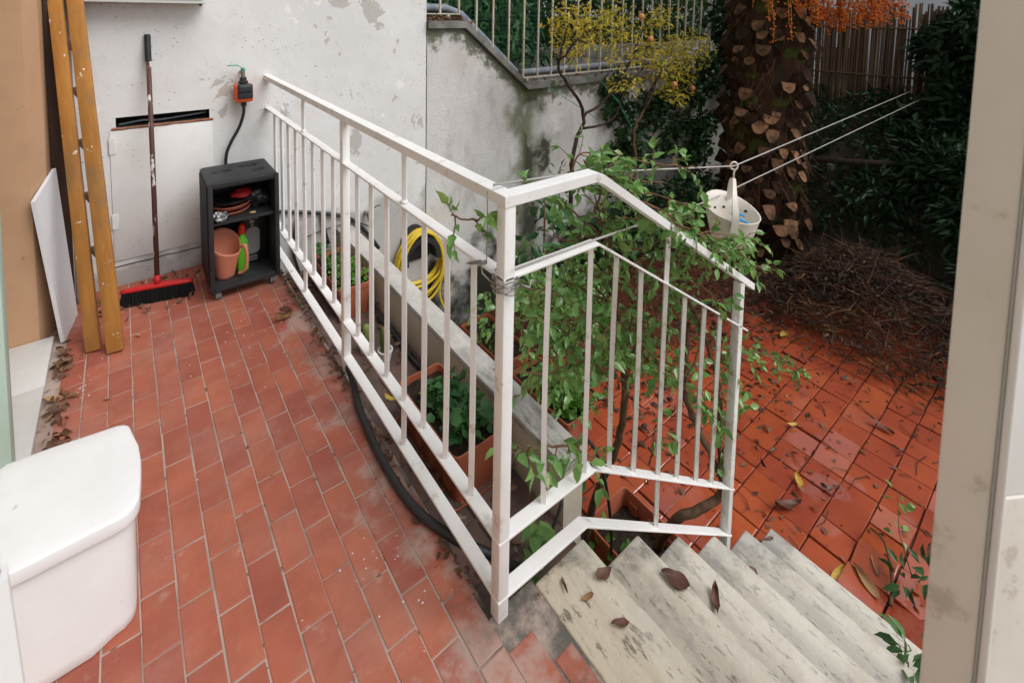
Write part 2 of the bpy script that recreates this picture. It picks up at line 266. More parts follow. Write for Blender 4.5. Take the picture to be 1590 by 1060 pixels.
for v_ in (.984, 1.248, 1.493, 1.748, 2.030, 2.295):
    d_ = g.mr(g.ma('ABSOLUTE', g.ma('SUBTRACT', x, v_-.012)), .025, .085, 1, 0); ns = d_ if ns is None else g.ma('MAXIMUM', ns, d_)
c = g.mix(g.ma('MULTIPLY', g.ma('SUBTRACT', 1, ns), g.ma('MULTIPLY', g.mr(x, .98, 1.02), g.mr(g.noise(7, 7, .7, g.map(p, (2, .7, 1))), .3, .62, .08, .5))), c, (.33, .315, .29))
c = g.mix(g.ma('MULTIPLY', ns, g.mr(g.noise(9, 6, .7), .35, .6, .1, .55)), c, (.68, .65, .58))
g.bump(g.ma('SUBTRACT', g.noise(60, 5), g.ma('MULTIPLY', holes, 1.5)), .5, .004)
M['travertine'] = g.fin(c, .75, .2)
# parapet plaster + cap
M['parapet'] = simple('parapet_render', (.68, .61, .50), (.54, .48, .38), 4, .9, .12, .4, 40, (.2, .17, .13), .60, 5, local=False)
g = G('parapet_cap'); c = g.mix(g.mr(g.noise(4, 7, .65), .3, .7), (.60, .575, .53), (.40, .385, .35))
x, y, z = g.xyz(g.pos())
c = g.mix(g.ma('MULTIPLY', g.mr(y, 1.3, 2.1, .8, .1), g.mr(g.noise(14, 7, .7, g.map(g.pos(), (2, .6, 1))), .42, .6)), c, (.22, .215, .20))
g.bump(g.noise(40, 6), .4, .004); M['cap'] = g.fin(c, .85, .15)
M['channel'] = simple('channel_floor', (.17, .10, .085), (.075, .06, .05), 7, .85, .2, .5, 60, (.30, .25, .22), .62, 9, local=False)
M['marble'] = simple('pale_marble', (.66, .65, .62), (.56, .55, .52), 3, .5, .35, .08, 50, (.44, .43, .40), .64, 14, local=False)
# white paint on metal
def paint(name, a, b, chips, th, rust=(.23, .09, .04), ss=14):
    g = G(name); p = g.pos()
    c = g.mix(g.mr(g.noise(6, 6, .6), .35, .7), a, b)
    c = g.mix(g.mr(g.noise(ss, 7, .7), chips, chips+.1, 0, .6), c, (.45, .39, .31))
    c = g.mix(g.mr(g.noise(55, 5, .65), th, th+.03), c, rust)
    g.bump(g.noise(50, 5), .12, .003); return g.fin(c, .42, .4)
M['white'] = paint('white_rail_paint', (.86, .85, .84), (.80, .785, .77), .585, .715)
M['whiteold'] = paint('worn_rail_paint', (.72, .705, .675), (.58, .56, .52), .52, .66, (.17, .12, .08), 22)
M['postw'] = paint('cream_post_paint', (.76, .725, .67), (.70, .665, .60), .57, .72, (.30, .15, .06), 12)
M['fence'] = paint('rusty_fence_paint', (.66, .60, .50), (.55, .46, .33), .48, .62, (.22, .09, .035), 18)
M['lilac'] = simple('grey_door_edge', (.52, .50, .54), (.45, .43, .46), 6, .5, .3, .05)
M['green_door'] = simple('pale_green_paint', (.52, .66, .56), (.47, .61, .51), 5, .5, .3, .05)
M['white_door'] = simple('white_door_paint', (.80, .80, .79), (.74, .74, .73), 5, .45, .35, .08)
# wood
g = G('ladder_wood'); v = g.map(g.obj(), (1, 1, .16))
c = g.mix(g.mr(g.noise(38, 6, .6, v), .3, .7), (.47, .215, .05), (.36, .155, .035))
c = g.mix(g.mr(g.noise(5, 7, .65), .48, .7, 0, .75), c, (.25, .145, .07))
c = g.mix(g.mr(g.noise(24, 5, .6), .655, .675), c, (.78, .75, .70))
g.bump(g.noise(60, 5, .6, v), .2, .003); M['ladder'] = g.fin(c, .6, .3)
M['darkwood'] = simple('dark_brown_wood', (.06, .032, .022), (.035, .02, .015), 20, .5, .3, .2, 60, stretch=(1, 1, .15))
M['greywood'] = simple('bare_grey_wood', (.30, .24, .19), (.20, .15, .11), 20, .7, .2, .2, 60, (.74, .72, .68), .62, 18)
M['whitebright'] = simple('bright_white_paint', (.88, .88, .88), None, rough=.3, spec=.5, bump=.03)
M['whiteboard'] = simple('white_laminate', (.72, .72, .73), (.66, .66, .68), 5, .4, .35, .03)
M['bin'] = simple('white_plastic', (.80, .80, .80), (.76, .76, .755), 9, .38, .4, .04, 120, (.55, .54, .52), .66, 30)
M['blackp'] = simple('black_plastic', (.022, .023, .025), (.032, .033, .035), 14, .5, .35, .12, 90, (.085, .08, .075), .66, 9)
M['blackg'] = simple('black_rubber', (.018, .02, .022), (.03, .032, .034), 14, .42, .4, .1)
M['castor'] = simple('grey_castor', (.16, .17, .18), None, rough=.5)
M['red'] = simple('red_plastic', (.55, .02, .02), (.45, .018, .018), 12, .45, .35, .05)
M['bristle'] = simple('black_bristle', (.012, .012, .013), None, rough=.7, bump=0)
g = G('broom_handle'); c = g.mix(g.mr(g.noise(30, 6, .6, g.map(g.obj(), (1, 1, .3))), .56, .60), (.10, .045, .035), (.66, .62, .58)); M['handle'] = g.fin(c, .5, .3)
M['terrap'] = simple('terracotta_plastic', (.40, .12, .06), (.34, .095, .048), 8, .45, .35, .06, 80, (.22, .09, .06), .64, 10)
M['salmon'] = simple('salmon_plastic', (.62, .23, .145), (.58, .21, .13), 6, .4, .4, .03)
M['lime'] = simple('lime_green_plastic', (.13, .52, .03), None, rough=.35, bump=0)
M['redcap'] = simple('red_cap', (.55, .03, .012), None, rough=.35, bump=0)
M['label'] = simple('grey_print', (.34, .34, .35), (.28, .28, .29), 90, .5, .3, 0)
M['print'] = simple('pale_print', (.85, .85, .82), None, rough=.5, bump=0)
M['printg'] = simple('green_print', (.2, .3, .1), None, rough=.5, bump=0)
M['blackbox'] = simple('black_carton', (.012, .012, .014), None, rough=.35, bump=0)
M['saucer'] = simple('terracotta_saucer', (.40, .14, .085), (.33, .11, .07), 12, .6, .3)
M['foil'] = simple('crumpled_foil', (.42, .42, .43), (.1, .1, .1), 40, .25, .5, .8, 40, metal=.7)
M['bag'] = simple('black_bag_plastic', (.03, .03, .034), None, rough=.22, spec=.5, bump=.6, bs=25)
M['chip'] = simple('pale_wood_chip', (.5, .33, .15), None)
M['soil'] = simple('potting_soil', (.022, .016, .012), (.045, .033, .024), 40, .95, .1, .8, 70, (.30, .26, .2), .70, 70)
M['yellow'] = simple('yellow_hose', (.66, .48, .04), (.58, .40, .03), 8, .4, .4, .03)
M['teal'] = simple('teal_lever', (.02, .32, .22), None, rough=.4)
M['orangep'] = simple('orange_plastic', (.75, .12, .02), None, rough=.4)
M['darkgrey'] = simple('dark_grey_plastic', (.035, .038, .045), None, rough=.4)
M['brass'] = simple('old_brass', (.20, .17, .11), (.3, .28, .24), 30, .4, .4, metal=.5)
M['steel'] = simple('galvanised_wire', (.33, .32, .30), (.22, .19, .16), 60, .4, .4, metal=.6)
M['line'] = simple('grey_washing_line', (.42, .40, .38), None, rough=.5)
M['basket'] = simple('cream_basket_plastic', (.72, .67, .60), (.68, .63, .55), 8, .4, .4, .03)
M['blue'] = simple('blue_peg_plastic', (.05, .32, .62), None, rough=.4)
M['pvc'] = simple('grey_pipe', (.27, .30, .34), (.2, .22, .25), 8, .5, .3, .05)
M['earth'] = simple('garden_earth', (.05, .035, .025), (.025, .02, .015), 8, .95, .1, .8, 25, (.13, .095, .06), .62, 6, local=False)
M['bank'] = simple('bank_earth', (.06, .048, .035), (.03, .026, .02), 6, .95, .1, .8, 25, (.20, .15, .09), .60, 4, local=False)
M['bark'] = simple('brown_bark', (.15, .09, .055), (.085, .05, .032), 30, .9, .1, .5, 60, (.24, .18, .12), .62, 24)
M['twig'] = simple('twig_bark', (.20, .11, .06), (.13, .07, .04), 40, .85, .15, 0)
M['darkbark'] = simple('dark_bark', (.06, .04, .03), (.03, .022, .017), 30, .9, .1, .5)
g = G('brush_twigs'); n_ = g.n('ShaderNodeValToRGB'); g.L(g.isl(), n_.inputs[0]); n_.color_ramp.elements[0].color = (.028, .018, .013, 1); n_.color_ramp.elements[1].color = (.16, .075, .035, 1)
e = n_.color_ramp.elements.new(.6); e.color = (.065, .036, .024, 1); M['brush'] = g.fin(n_.outputs[0], .75, .15)
M['trunkp'] = simple('palm_fibre', (.035, .022, .015), (.07, .038, .022), 14, .95, .1, .8, 30, stretch=(1, 1, .3))
g = G('palm_leaf_base'); zz = g.xyz(g.obj())[2]
c = g.mix(g.mr(g.noise(20, 5), .3, .7), (.052, .026, .015), (.025, .015, .010))
c = g.mix(g.ma('MULTIPLY', g.mr(g.rnd(), .5, .8), g.mr(zz, .03, .10, 1, .1)), c, (.075, .10, .02)); M['boot'] = g.fin(c, .8, .2)
M['bootcut'] = simple('palm_cut_face', (.19, .098, .05), (.035, .02, .014), 16, .85, .15, .4, 80, var=.8)
M['berry'] = leafmat('orange_palm_fruit', [(.75, .19, .015), (.62, .13, .01), (.5, .09, .01)], .4, 0)
M['stalk'] = simple('fruit_stalk', (.50, .20, .03), (.35, .16, .03), 10, .6)
M['bamboo'] = leafmat('bamboo_cane', [(.17, .10, .05), (.24, .15, .08), (.10, .06, .035), (.19, .12, .07)], .6, 0)
M['nhouse'] = simple('pale_far_render', (.70, .70, .70), (.62, .62, .62), 1, .8, .2, .1)
M['net'] = simple('green_net', (.015, .11, .07), None, rough=.5, bump=0)
M['cord_green'] = simple('green_cord', (.03, .25, .16), None, rough=.5, bump=0)
M['boug'] = leafmat('climber_leaf', [(.11, .25, .06), (.17, .35, .09), (.22, .41, .11), (.13, .29, .075), (.30, .42, .11)], .22, .32, 'rnd', .6)
M['bougi'] = leafmat('climber_leaf_mass', [(.11, .25, .06), (.17, .35, .09), (.22, .41, .11), (.13, .29, .075), (.26, .36, .10)], .22, .32, 'isl', .6)
M['biglf'] = leafmat('dark_glossy_leaf', [(.018, .07, .022), (.03, .10, .03), (.045, .13, .04)], .3, .15)
M['clover'] = leafmat('clover_leaf', [(.06, .18, .02), (.10, .26, .03), (.14, .32, .04)], .5, .3)
M['gerleaf'] = leafmat('planter_leaf', [(.03, .11, .03), (.05, .15, .045), (.08, .2, .05)], .5, .25)
M['pom'] = leafmat('yellow_autumn_leaf', [(.62, .45, .04), (.70, .54, .07), (.55, .46, .06), (.34, .40, .05), (.72, .46, .03)], .5, .35)
M['fruit'] = simple('pomegranate_skin', (.62, .20, .08), (.55, .30, .10), 8, .5)
M['ivy'] = leafmat('ivy_leaf', [(.016, .045, .014), (.03, .075, .02), (.022, .06, .018)], .35, .12)
M['hedge'] = leafmat('hedge_leaf', [(.06, .15, .05), (.10, .22, .08), (.14, .27, .10), (.07, .18, .06)], .35, .25)
M['hedge2'] = leafmat('far_hedge_leaf', [(.025, .065, .02), (.045, .10, .03), (.035, .08, .025)], .4, .2)
M['dark'] = leafmat('evergreen_leaf', [(.013, .036, .014), (.022, .055, .02), (.03, .07, .024)], .4, .1, 'isl', .25)
M['frond'] = leafmat('palm_frond_leaf', [(.03, .08, .02), (.05, .11, .03), (.04, .09, .025)], .4, .2)
M['dead'] = leafmat('dead_leaf_brown', [(.13, .06, .035), (.20, .10, .05), (.09, .045, .03), (.27, .16, .08)], .7, .1)
M['deadheap'] = leafmat('dead_frond', [(.03, .02, .015), (.06, .038, .026), (.05, .028, .018), (.13, .075, .045), (.045, .025, .017)], .75, .05)
M['deadtan'] = leafmat('dead_leaf_tan', [(.42, .26, .13), (.36, .21, .10)], .7, .15, 'rnd')
M['deadbrown'] = leafmat('dead_leaf_dark', [(.15, .065, .045), (.11, .05, .035)], .5, .05, 'rnd')
M['deadyellow'] = leafmat('dead_leaf_yellow', [(.62, .44, .10), (.55, .36, .05)], .6, .2, 'rnd')
M['cactus'] = simple('cactus_skin', (.12, .22, .05), (.2, .22, .08), 40, .7, .2, .6, 120)
M['concrete'] = simple('grey_concrete', (.27, .26, .24), (.17, .16, .15), 6, .9, .1, .4, 50, local=False)
M['void'] = simple('dark_cavity', (.02, .018, .016), None, rough=.9, bump=0)
M['brick'] = simple('raw_brick_edge', (.33, .16, .10), (.22, .10, .06), 30, .9, .1, .6, 50)

# ---------------------------------------------------------------- geometry helpers
class MB:
    def __init__(s): s.v = []; s.f = []; s.mi = []
    def add(s, vs, fs, mi=0):
        o = len(s.v); s.v += [tuple(q) for q in vs]; s.f += [tuple(i+o for i in f) for f in fs]; s.mi += [mi]*len(fs)
    def box(s, x0, x1, y0, y1, z0, z1, mi=0, mtx=None):
        vs = [Vector((x, y, z)) for z in (z0, z1) for y in (y0, y1) for x in (x0, x1)]
        if mtx: vs = [mtx @ q for q in vs]
        s.add(vs, [(0, 2, 3, 1), (4, 5, 7, 6), (0, 1, 5, 4), (2, 6, 7, 3), (0, 4, 6, 2), (1, 3, 7, 5)], mi)
    def bbox(s, x0, x1, y0, y1, z0, z1, b=.004, seg=2, mi=0, mtx=None):
        bm = bmesh.new(); bmesh.ops.create_cube(bm, size=1)
        for q in bm.verts: q.co = Vector(((x0+x1)/2+q.co.x*(x1-x0), (y0+y1)/2+q.co.y*(y1-y0), (z0+z1)/2+q.co.z*(z1-z0)))
        bmesh.ops.bevel(bm, geom=bm.edges[:], offset=b, segments=seg, affect='EDGES', profile=.5)
        bm.verts.index_update()
        s.add([(mtx @ q.co if mtx else q.co.copy()) for q in bm.verts], [[q.index for q in f.verts] for f in bm.faces], mi); bm.free()
    def tube(s, pts, r0, r1=None, n=6, mi=0, cap=True):
        pts = [Vector(q) for q in pts]; r1 = r0 if r1 is None else r1; k = len(pts); vs = []; fs = []
        up = Vector((0, 0, 1))
        a = None
        for i, q in enumerate(pts):
            t = (pts[min(i+1, k-1)]-pts[max(i-1, 0)])
            t = t.normalized() if t.length > 1e-9 else up
            if a is None: a = t.cross(up if abs(t.z) < .9 else Vector((1, 0, 0))).normalized()
            else: a = (a - t*a.dot(t)); a = a.normalized() if a.length > 1e-6 else t.orthogonal().normalized()
            b = t.cross(a); r = r0+(r1-r0)*i/max(1, k-1)
            for j in range(n): an = 2*PI*j/n; vs.append(q+(a*math.cos(an)+b*math.sin(an))*r)
        for i in range(k-1):
            for j in range(n): fs.append((i*n+j, i*n+(j+1) % n, (i+1)*n+(j+1) % n, (i+1)*n+j))
        if cap: fs += [tuple(range(n))[::-1], tuple((k-1)*n+j for j in range(n))]
        s.add(vs, fs, mi)
    def sweep(s, pts, w, h, mi=0):      # flat bar along a polyline, sides vertical
        pts = [Vector(q) for q in pts]; k = len(pts); vs = []; fs = []
        for i, q in enumerate(pts):
            d0 = (pts[i]-pts[i-1]) if i else (pts[1]-pts[0]); d1 = (pts[i+1]-pts[i]) if i < k-1 else d0
            a = Vector((d0.x, d0.y, 0)).normalized(); b = Vector((d1.x, d1.y, 0)).normalized()
            n0 = Vector((-a.y, a.x, 0)); n1 = Vector((-b.y, b.x, 0)); n = (n0+n1).normalized(); n = n/max(.3, n.dot(n0))
            for sx, sz in ((-1, -1), (1, -1), (1, 1), (-1, 1)): vs.append(q+n*sx*w/2+Vector((0, 0, sz*h/2)))
        for i in range(k-1):
            for j in range(4): fs.append((i*4+j, (i+1)*4+j, (i+1)*4+(j+1) % 4, i*4+(j+1) % 4))
        fs += [(0, 1, 2, 3), tuple((k-1)*4+j for j in (3, 2, 1, 0))]
        s.add(vs, fs, mi)
    def loft(s, rings, mi=0, cap0=True, cap1=True):
        n = len(rings[0]); vs = [q for r in rings for q in r]; fs = []
        for i in range(len(rings)-1):
            for j in range(n): fs.append((i*n+j, i*n+(j+1) % n, (i+1)*n+(j+1) % n, (i+1)*n+j))
        if cap0: fs.append(tuple(range(n))[::-1])
        if cap1: fs.append(tuple((len(rings)-1)*n+j for j in range(n)))
        s.add(vs, fs, mi)
    def lathe(s, prof, c=(0, 0, 0), n=20, mi=0, mtx=None, sy=1.):
        rings = []
        for r, z in prof:
            ring = [Vector((r*math.cos(2*PI*j/n), sy*r*math.sin(2*PI*j/n), z)) for j in range(n)]
            if mtx: ring = [mtx @ q for q in ring]
            rings.append([q+Vector(c) for q in ring])
        s.loft(rings, mi)
    def ball(s, c, r, sub=1, mi=0, sc=(1, 1, 1)):
        bm = bmesh.new(); bmesh.ops.create_icosphere(bm, subdivisions=sub, radius=r)
        bm.verts.index_update()
        s.add([Vector(c)+Vector((q.co.x*sc[0], q.co.y*sc[1], q.co.z*sc[2])) for q in bm.verts], [[q.index for q in f.verts] for f in bm.faces], mi); bm.free()
    def mesh(s, name, mats, smooth=None):
        me = bpy.data.meshes.new(name); me.from_pydata(s.v, [], s.f)
        for m_ in (mats if isinstance(mats, (list, tuple)) else [mats]): me.materials.append(m_)
        if any(s.mi): me.polygons.foreach_set('material_index', s.mi)
        me.update()
        bm = bmesh.new(); bm.from_mesh(me); bmesh.ops.recalc_face_normals(bm, faces=bm.faces[:]); bm.to_mesh(me); bm.free()
        if smooth:
            me.polygons.foreach_set('use_smooth', [True]*len(me.polygons))
            if smooth is not True: me.set_sharp_from_angle(angle=math.radians(smooth))
        return me
    def build(s, name, mats, parent=None, smooth=None, loc=None): return put(name, s.mesh(name, mats, smooth), parent, loc)

def put(name, me, parent=None, loc=None, mtx=None):
    o = bpy.data.objects.new(name, me); COL.objects.link(o)
    if parent is not None: o.parent = parent
    if loc is not None: o.location = loc
    if mtx is not None: o.matrix_local = mtx
    return o
def tag(o, label=None, cat=None, group=None, kind=None):
    if label: o['label'] = label
    if cat: o['category'] = cat
    if group: o['group'] = group
    if kind: o['kind'] = kind
    return o
def thing(name, label, cat, loc=(0, 0, 0), group=None, rz=0):
    o = put(name, None, None, loc); o.rotation_euler.z = rz; o.empty_display_size = .1; return tag(o, label, cat, group)
def struct(o): o['kind'] = 'structure'; return o
def stuff(o): o['kind'] = 'stuff'; return o
def copy_tree(o, parent=None):
    c = o.copy(); COL.objects.link(c)
    if parent is not None: c.parent = parent
    for ch in list(o.children): copy_tree(ch, c)
    return c
def npmesh(name, verts, faces, mat, smooth=False):   # verts (N,3), faces (F,k) fast path
    me = bpy.data.meshes.new(name); nf, k = faces.shape
    me.vertices.add(len(verts)); me.vertices.foreach_set('co', verts.astype(np.float32).ravel())
    me.loops.add(nf*k); me.loops.foreach_set('vertex_index', faces.astype(np.int32).ravel())
    me.polygons.add(nf); me.polygons.foreach_set('loop_start', np.arange(0, nf*k, k, dtype=np.int32))
    me.materials.append(mat)
    if smooth: me.polygons.foreach_set('use_smooth', np.ones(nf, bool))
    me.update(calc_edges=True); me.validate(); return me
LV = np.array([[0, 0, 0], [-.5, .32, .10], [0, .36, -.02], [.5, .32, .10], [-.36, .68, .05], [0, .7, -.05], [.36, .68, .05], [0, 1, -.16]], float)
LF = np.array([[0, 2, 1], [0, 3, 2], [1, 2, 5], [1, 5, 4], [2, 3, 6], [2, 6, 5], [4, 5, 7], [5, 6, 7]])
SV = np.array([[0, 0, 0], [-.5, .42, .10], [0, 1, -.08], [.5, .42, .10]], float); SF = np.array([[0, 2, 1], [0, 3, 2]])
def leaf_frames(dirs, n, upbias):
    d = dirs/np.linalg.norm(dirs, axis=1, keepdims=True)
    u = rng.normal(size=(n, 3)); u[:, 2] += upbias
    u -= d*(u*d).sum(1, keepdims=True); u /= np.linalg.norm(u, axis=1, keepdims=True)
    return np.stack([np.cross(d, u), d, u], axis=1)            # rows: side, along, up
def leaf_cloud(name, pts, dirs, L, w, mat, full=False, upbias=.8, var=.35):
    pts = np.asarray(pts, float); n = len(pts); Bv, Bf = (LV, LF) if full else (SV, SF)
    fr = leaf_frames(np.asarray(dirs, float), n, upbias)
    s = L*(1+var*(rng.random(n)*2-1)); loc = Bv*np.array([w, 1, 1])
    v = np.einsum('kj,njc->nkc', loc, fr)*s[:, None, None]+pts[:, None, :]
    f = (Bf[None]+(np.arange(n)*len(Bv))[:, None, None]).reshape(-1, 3)
    return npmesh(name, v.reshape(-1, 3), f, mat, full)
def blob_pts(cs, rs, n, shell=.35):
    cs = np.asarray(cs, float); rs = np.broadcast_to(np.asarray(rs, float), (len(cs), 3)) if np.ndim(rs) < 2 else np.asarray(rs, float)
    i = rng.integers(0, len(cs), n); d = rng.normal(size=(n, 3)); d /= np.linalg.norm(d, axis=1, keepdims=True)
    r = shell+(1-shell)*rng.random(n)**.5
    return cs[i]+d*rs[i]*r[:, None], d
def mound_dirs(d, out=1., down=.3):
    e = d*out+rng.normal(size=d.shape)*.7; e[:, 2] -= down; return e
def smooth_path(pts, k=6):
    P = [Vector(q) for q in pts]; out = []
    for i in range(len(P)-1):
        a, b, c, d = P[max(i-1, 0)], P[i], P[i+1], P[min(i+2, len(P)-1)]
        for j in range(k):
            t = j/k; out.append(.5*((2*b)+(c-a)*t+(2*a-5*b+4*c-d)*t*t+(3*b-a-3*c+d)*t**3))
    out.append(P[-1]); return out
def box_obj(name, mat, dims, parent=None, b=.004, seg=2, mtx=None):
    m_ = MB(); m_.bbox(*dims, b=b, seg=seg, mtx=mtx); return m_.build(name, mat, parent, smooth=40)

WY, GZ = 3.23, -1.07          # back wall plane, garden level
RX, RY = .69, .868            # railing runs

# ================================================================= THE SETTING
m_ = MB(); m_.box(-60, 60, -60, 60, GZ-.30, GZ-.06); gr = m_.build('ground', M['earth']); struct(gr)
# terrace slab (screed showing in the joints), then each tile
m_ = MB(); m_.box(-.75, .655, -2.5, WY-.002, GZ-.05, -.0022); m_.box(.655, .80, -2.5, .874, GZ-.05, -.0022)
m_.box(.655, .68, .874, WY-.002, -.24, -.022)
terrace = struct(m_.build('terrace_floor', M['grout']))
TW, TL, J = .0745, .1575, .0046
tiles = []
for k in range(7):
    mm = MB(); w, l = TW-J*(.8+.5*random.random()), TL-J*(.8+.5*random.random())
    b = .0014
    jit = lambda q: q+random.uniform(-.0013, .0013)
    top = [(jit(sx*(w/2-b)), jit(sy*(l/2-b)), random.uniform(-.0005, .0005)) for sx, sy in ((-1, -1), (1, -1), (1, 1), (-1, 1))]
    mid = [(jit(sx*w/2), jit(sy*l/2), -b) for sx, sy in ((-1, -1), (1, -1), (1, 1), (-1, 1))]
    bot = [(q[0], q[1], -.008) for q in mid]
    mm.loft([[Vector(q) for q in r] for r in (bot, mid, top)], cap0=False); tiles.append(mm.mesh('tile', M['tile']))
def lay_tile(x, y, wx=None, ly=None):
    o = put('tile', random.choice(tiles), terrace, (x, y, 0)); o.rotation_euler = (random.gauss(0, .004), random.gauss(0, .004), random.gauss(0, .006)+random.choice((0, PI)))
    if wx: o.scale.x = wx/TW
    if ly: o.scale.y = ly/TL
for c_ in range(-3, 9):
    x = -.008+TW*(c_+.5); y0 = 1.286 if c_ % 2 == 0 else 1.208
    for r_ in range(-6, 13):
        y = y0+TL*(r_+.5)
        if y+TL/2 > WY: 
            rem = WY-.003-(y-TL/2)
            if rem > .03: lay_tile(x, y-TL/2+rem/2, None, rem)
            continue
        if y < .25 or (y < 1.0 and c_ < 2): continue
        if x-TW/2 < -.275: continue
        lay_tile(x, y)
for r_ in range(-6, 0):                                # cut tiles beside the stair
    lay_tile(.698, .795+TL*(r_+.5)); lay_tile(.765, .72+TL*(r_+.5), .058)
for q in range(5): lay_tile(.645, 1.02+q*.16, .045) if q < 2 else None
# channel between railing and parapet
m_ = MB(); m_.box(.681, 1.099, .876, WY-.002, GZ-.05, -.222); chan = struct(m_.build('planting_channel', M['channel']))
mm = MB(); mm.bbox(-.075, .075, -.075, .075, -.01, .006, .003, 1); ct = mm.mesh('tile', M['channel'])
for ix in range(2):
    for iy in range(7):
        o = put('tile', ct, chan, (.80+ix*.16, 1.0+iy*.162, -.222)); o.rotation_euler.z = random.gauss(0, .02)
# stair
m_ = MB()
nx = [.984, 1.248, 1.493, 1.748, 2.030, 2.295]
for k in range(6): m_.box(.803 if k == 0 else nx[k-1]-.034, nx[k]-.0345, -2.5, .852, GZ-.05, -.178*k-.034)
stair = struct(m_.build('staircase', M['concrete']))
nx = [.984, 1.248, 1.493, 1.748, 2.030, 2.295]
for k in range(6):
    x0 = .801 if k == 0 else nx[k-1]-.022; z = -.178*k
    mm = MB(); mm.bbox(x0, nx[k], -2.5, .862, z-.032, z+.001*(k > 0), .007, 3); mm.build('tread', M['travertine'], stair, smooth=40)
    mm = MB(); mm.box(nx[k]-.034, nx[k]-.014, -2.5, .858, z-.178 if k < 5 else GZ, z-.0335); mm.build('riser', M['travertine'], stair)
# garden paving
m_ = MB(); m_.box(1.2, 5.8, -.9, WY-.003, GZ-.08, GZ-.014); pav = struct(m_.build('garden_paving', M['joint_dirt']))
gt = []
for k in range(6):
    mm = MB(); w, l = .160-.002*random.random()-.003, .165-.006-.003*random.random(); b = .003
    top = [(sx*(w/2-b)+random.gauss(0, .0012), sy*(l/2-b)+random.gauss(0, .0012), 0) for sx, sy in ((-1, -1), (1, -1), (1, 1), (-1, 1))]
    mid = [(sx*w/2+random.gauss(0, .0012), sy*l/2+random.gauss(0, .0012), -b) for sx, sy in ((-1, -1), (1, -1), (1, 1), (-1, 1))]
    bot = [(q[0], q[1], -.02) for q in mid]
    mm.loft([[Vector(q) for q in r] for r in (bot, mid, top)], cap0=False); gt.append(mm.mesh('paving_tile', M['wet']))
special = {(2.66, .71): (.05, .03), (2.50, .55): (.16, .10), (2.66, .55): (-.12, -.20), (2.82, .55): (.03, .17), (2.50, .385): (-.12, .12), (2.66, .385): (.15, -.10), (2.34, .55): (.05, .02), (2.18, 1.2): (.09, -.06), (2.82, .385): (.06, -.05)}
rest = MB(); cnt = 0
cells = [(2.90-.1605*7+.1605*i+.08, .9605-.165*9+.165*j+.0825) for i in range(30) for j in range(23)]
cells = [q for q in cells if 1.62 < q[0] < 5.6 and -.3 < q[1] < WY-.1]
def gkey(q):
    d = math.hypot(q[0]-2.9, (q[1]-.95)*1.0)
    return d
cells.sort(key=gkey)
for (x, y) in cells:
    x += random.gauss(0, .004)
    tx, ty = random.gauss(0, .006), random.gauss(0, .006); dz = 0
    for (sx, sy), (a, b_) in special.items():
        if abs(x-sx) < .08 and abs(y-sy) < .083: tx, ty = a, b_; dz = .020 if abs(a)+abs(b_) > .2 else .006
    rz = random.gauss(0, .008)
    if cnt < 285:
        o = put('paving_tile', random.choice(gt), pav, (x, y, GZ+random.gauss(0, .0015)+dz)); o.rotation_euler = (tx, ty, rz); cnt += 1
    else:
        me = random.choice(gt); mt = Matrix.Translation((x, y, GZ)) @ Euler((tx, ty, rz)).to_matrix().to_4x4()
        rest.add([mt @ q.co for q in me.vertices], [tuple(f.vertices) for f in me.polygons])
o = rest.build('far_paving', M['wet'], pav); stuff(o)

# ---- house back wall with a meter slot
hx0, hx1, hz0, hz1 = -.034, .383, .846, .899
m_ = MB(); xs = [-.9, hx0, hx1, 1.776]; zs = [GZ, hz0, hz1, 3.2]
vs = [(x, WY, z) for z in zs for x in xs]
fs = [(j*4+i, j*4+i+1, (j+1)*4+i+1, (j+1)*4+i) for j in range(3) for i in range(3) if not (i == 1 and j == 1)]
m_.add(vs, fs)
q0 = [(hx0, WY, hz0-.008), (hx1, WY, hz0), (hx1, WY, hz1), (hx0, WY, hz1)]
q0 = [(hx0, WY, hz0), (hx1, WY, hz0), (hx1, WY, hz1), (hx0, WY, hz1)]; q1 = [(a, WY+.12, c) for a, b, c in q0]
m_.add(q0+q1, [(0, 4, 5, 1), (1, 5, 6, 2), (2, 6, 7, 3), (3, 7, 4, 0), (4, 7, 6, 5)], 1)
m_.add([(1.776, WY, GZ), (1.776, WY+.3, GZ), (1.776, WY+.3, 3.2), (1.776, WY, 3.2), (-.9, WY+.3, GZ), (-.9, WY+.3, 3.2), (-.9, WY, 3.2), (-.9, WY, GZ)], [(0, 1, 2, 3), (1, 4, 5, 2), (3, 2, 5, 6), (7, 6, 5, 4)])
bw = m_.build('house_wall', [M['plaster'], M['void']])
tag(bw, 'white plastered wall behind the railing with peeling patches and a dark slot', 'wall')
mm = MB(); mm.tube([(1.778+.004*mnoise.noise(Vector((0, 3, i*.8))), WY+.001, 1.40-i*.055) for i in range(42)], .0035, n=5); mm.build('crack', M['void'], bw)
# broken plaster sill of the slot + pipes in it
mm = MB(); n = 26; rings = []
for i in range(n+1):
    t = i/n; x = -.052+t*(.452-.0); r = .007+.004*mnoise.noise(Vector((t*9, 3, 0)))
    zc = hz0-.006+.003*mnoise.noise(Vector((t*14, 0, 0)))
    rings.append([Vector((x, WY-.001-r*1.3*math.cos(a), zc+r*math.sin(a))) for a in [2*PI*j/7 for j in range(7)]])
mm.loft(rings); mm.build('broken_sill', M['brick'], bw)
mm = MB(); mm.tube(smooth_path([(hx0+.01, WY+.05, hz0+.006), (.08, WY+.04, hz0+.02), (.16, WY+.05, hz0+.012), (hx1-.01, WY+.05, hz1-.025)]), .006, n=8); mm.build('pipe', M['pvc'], bw, True)
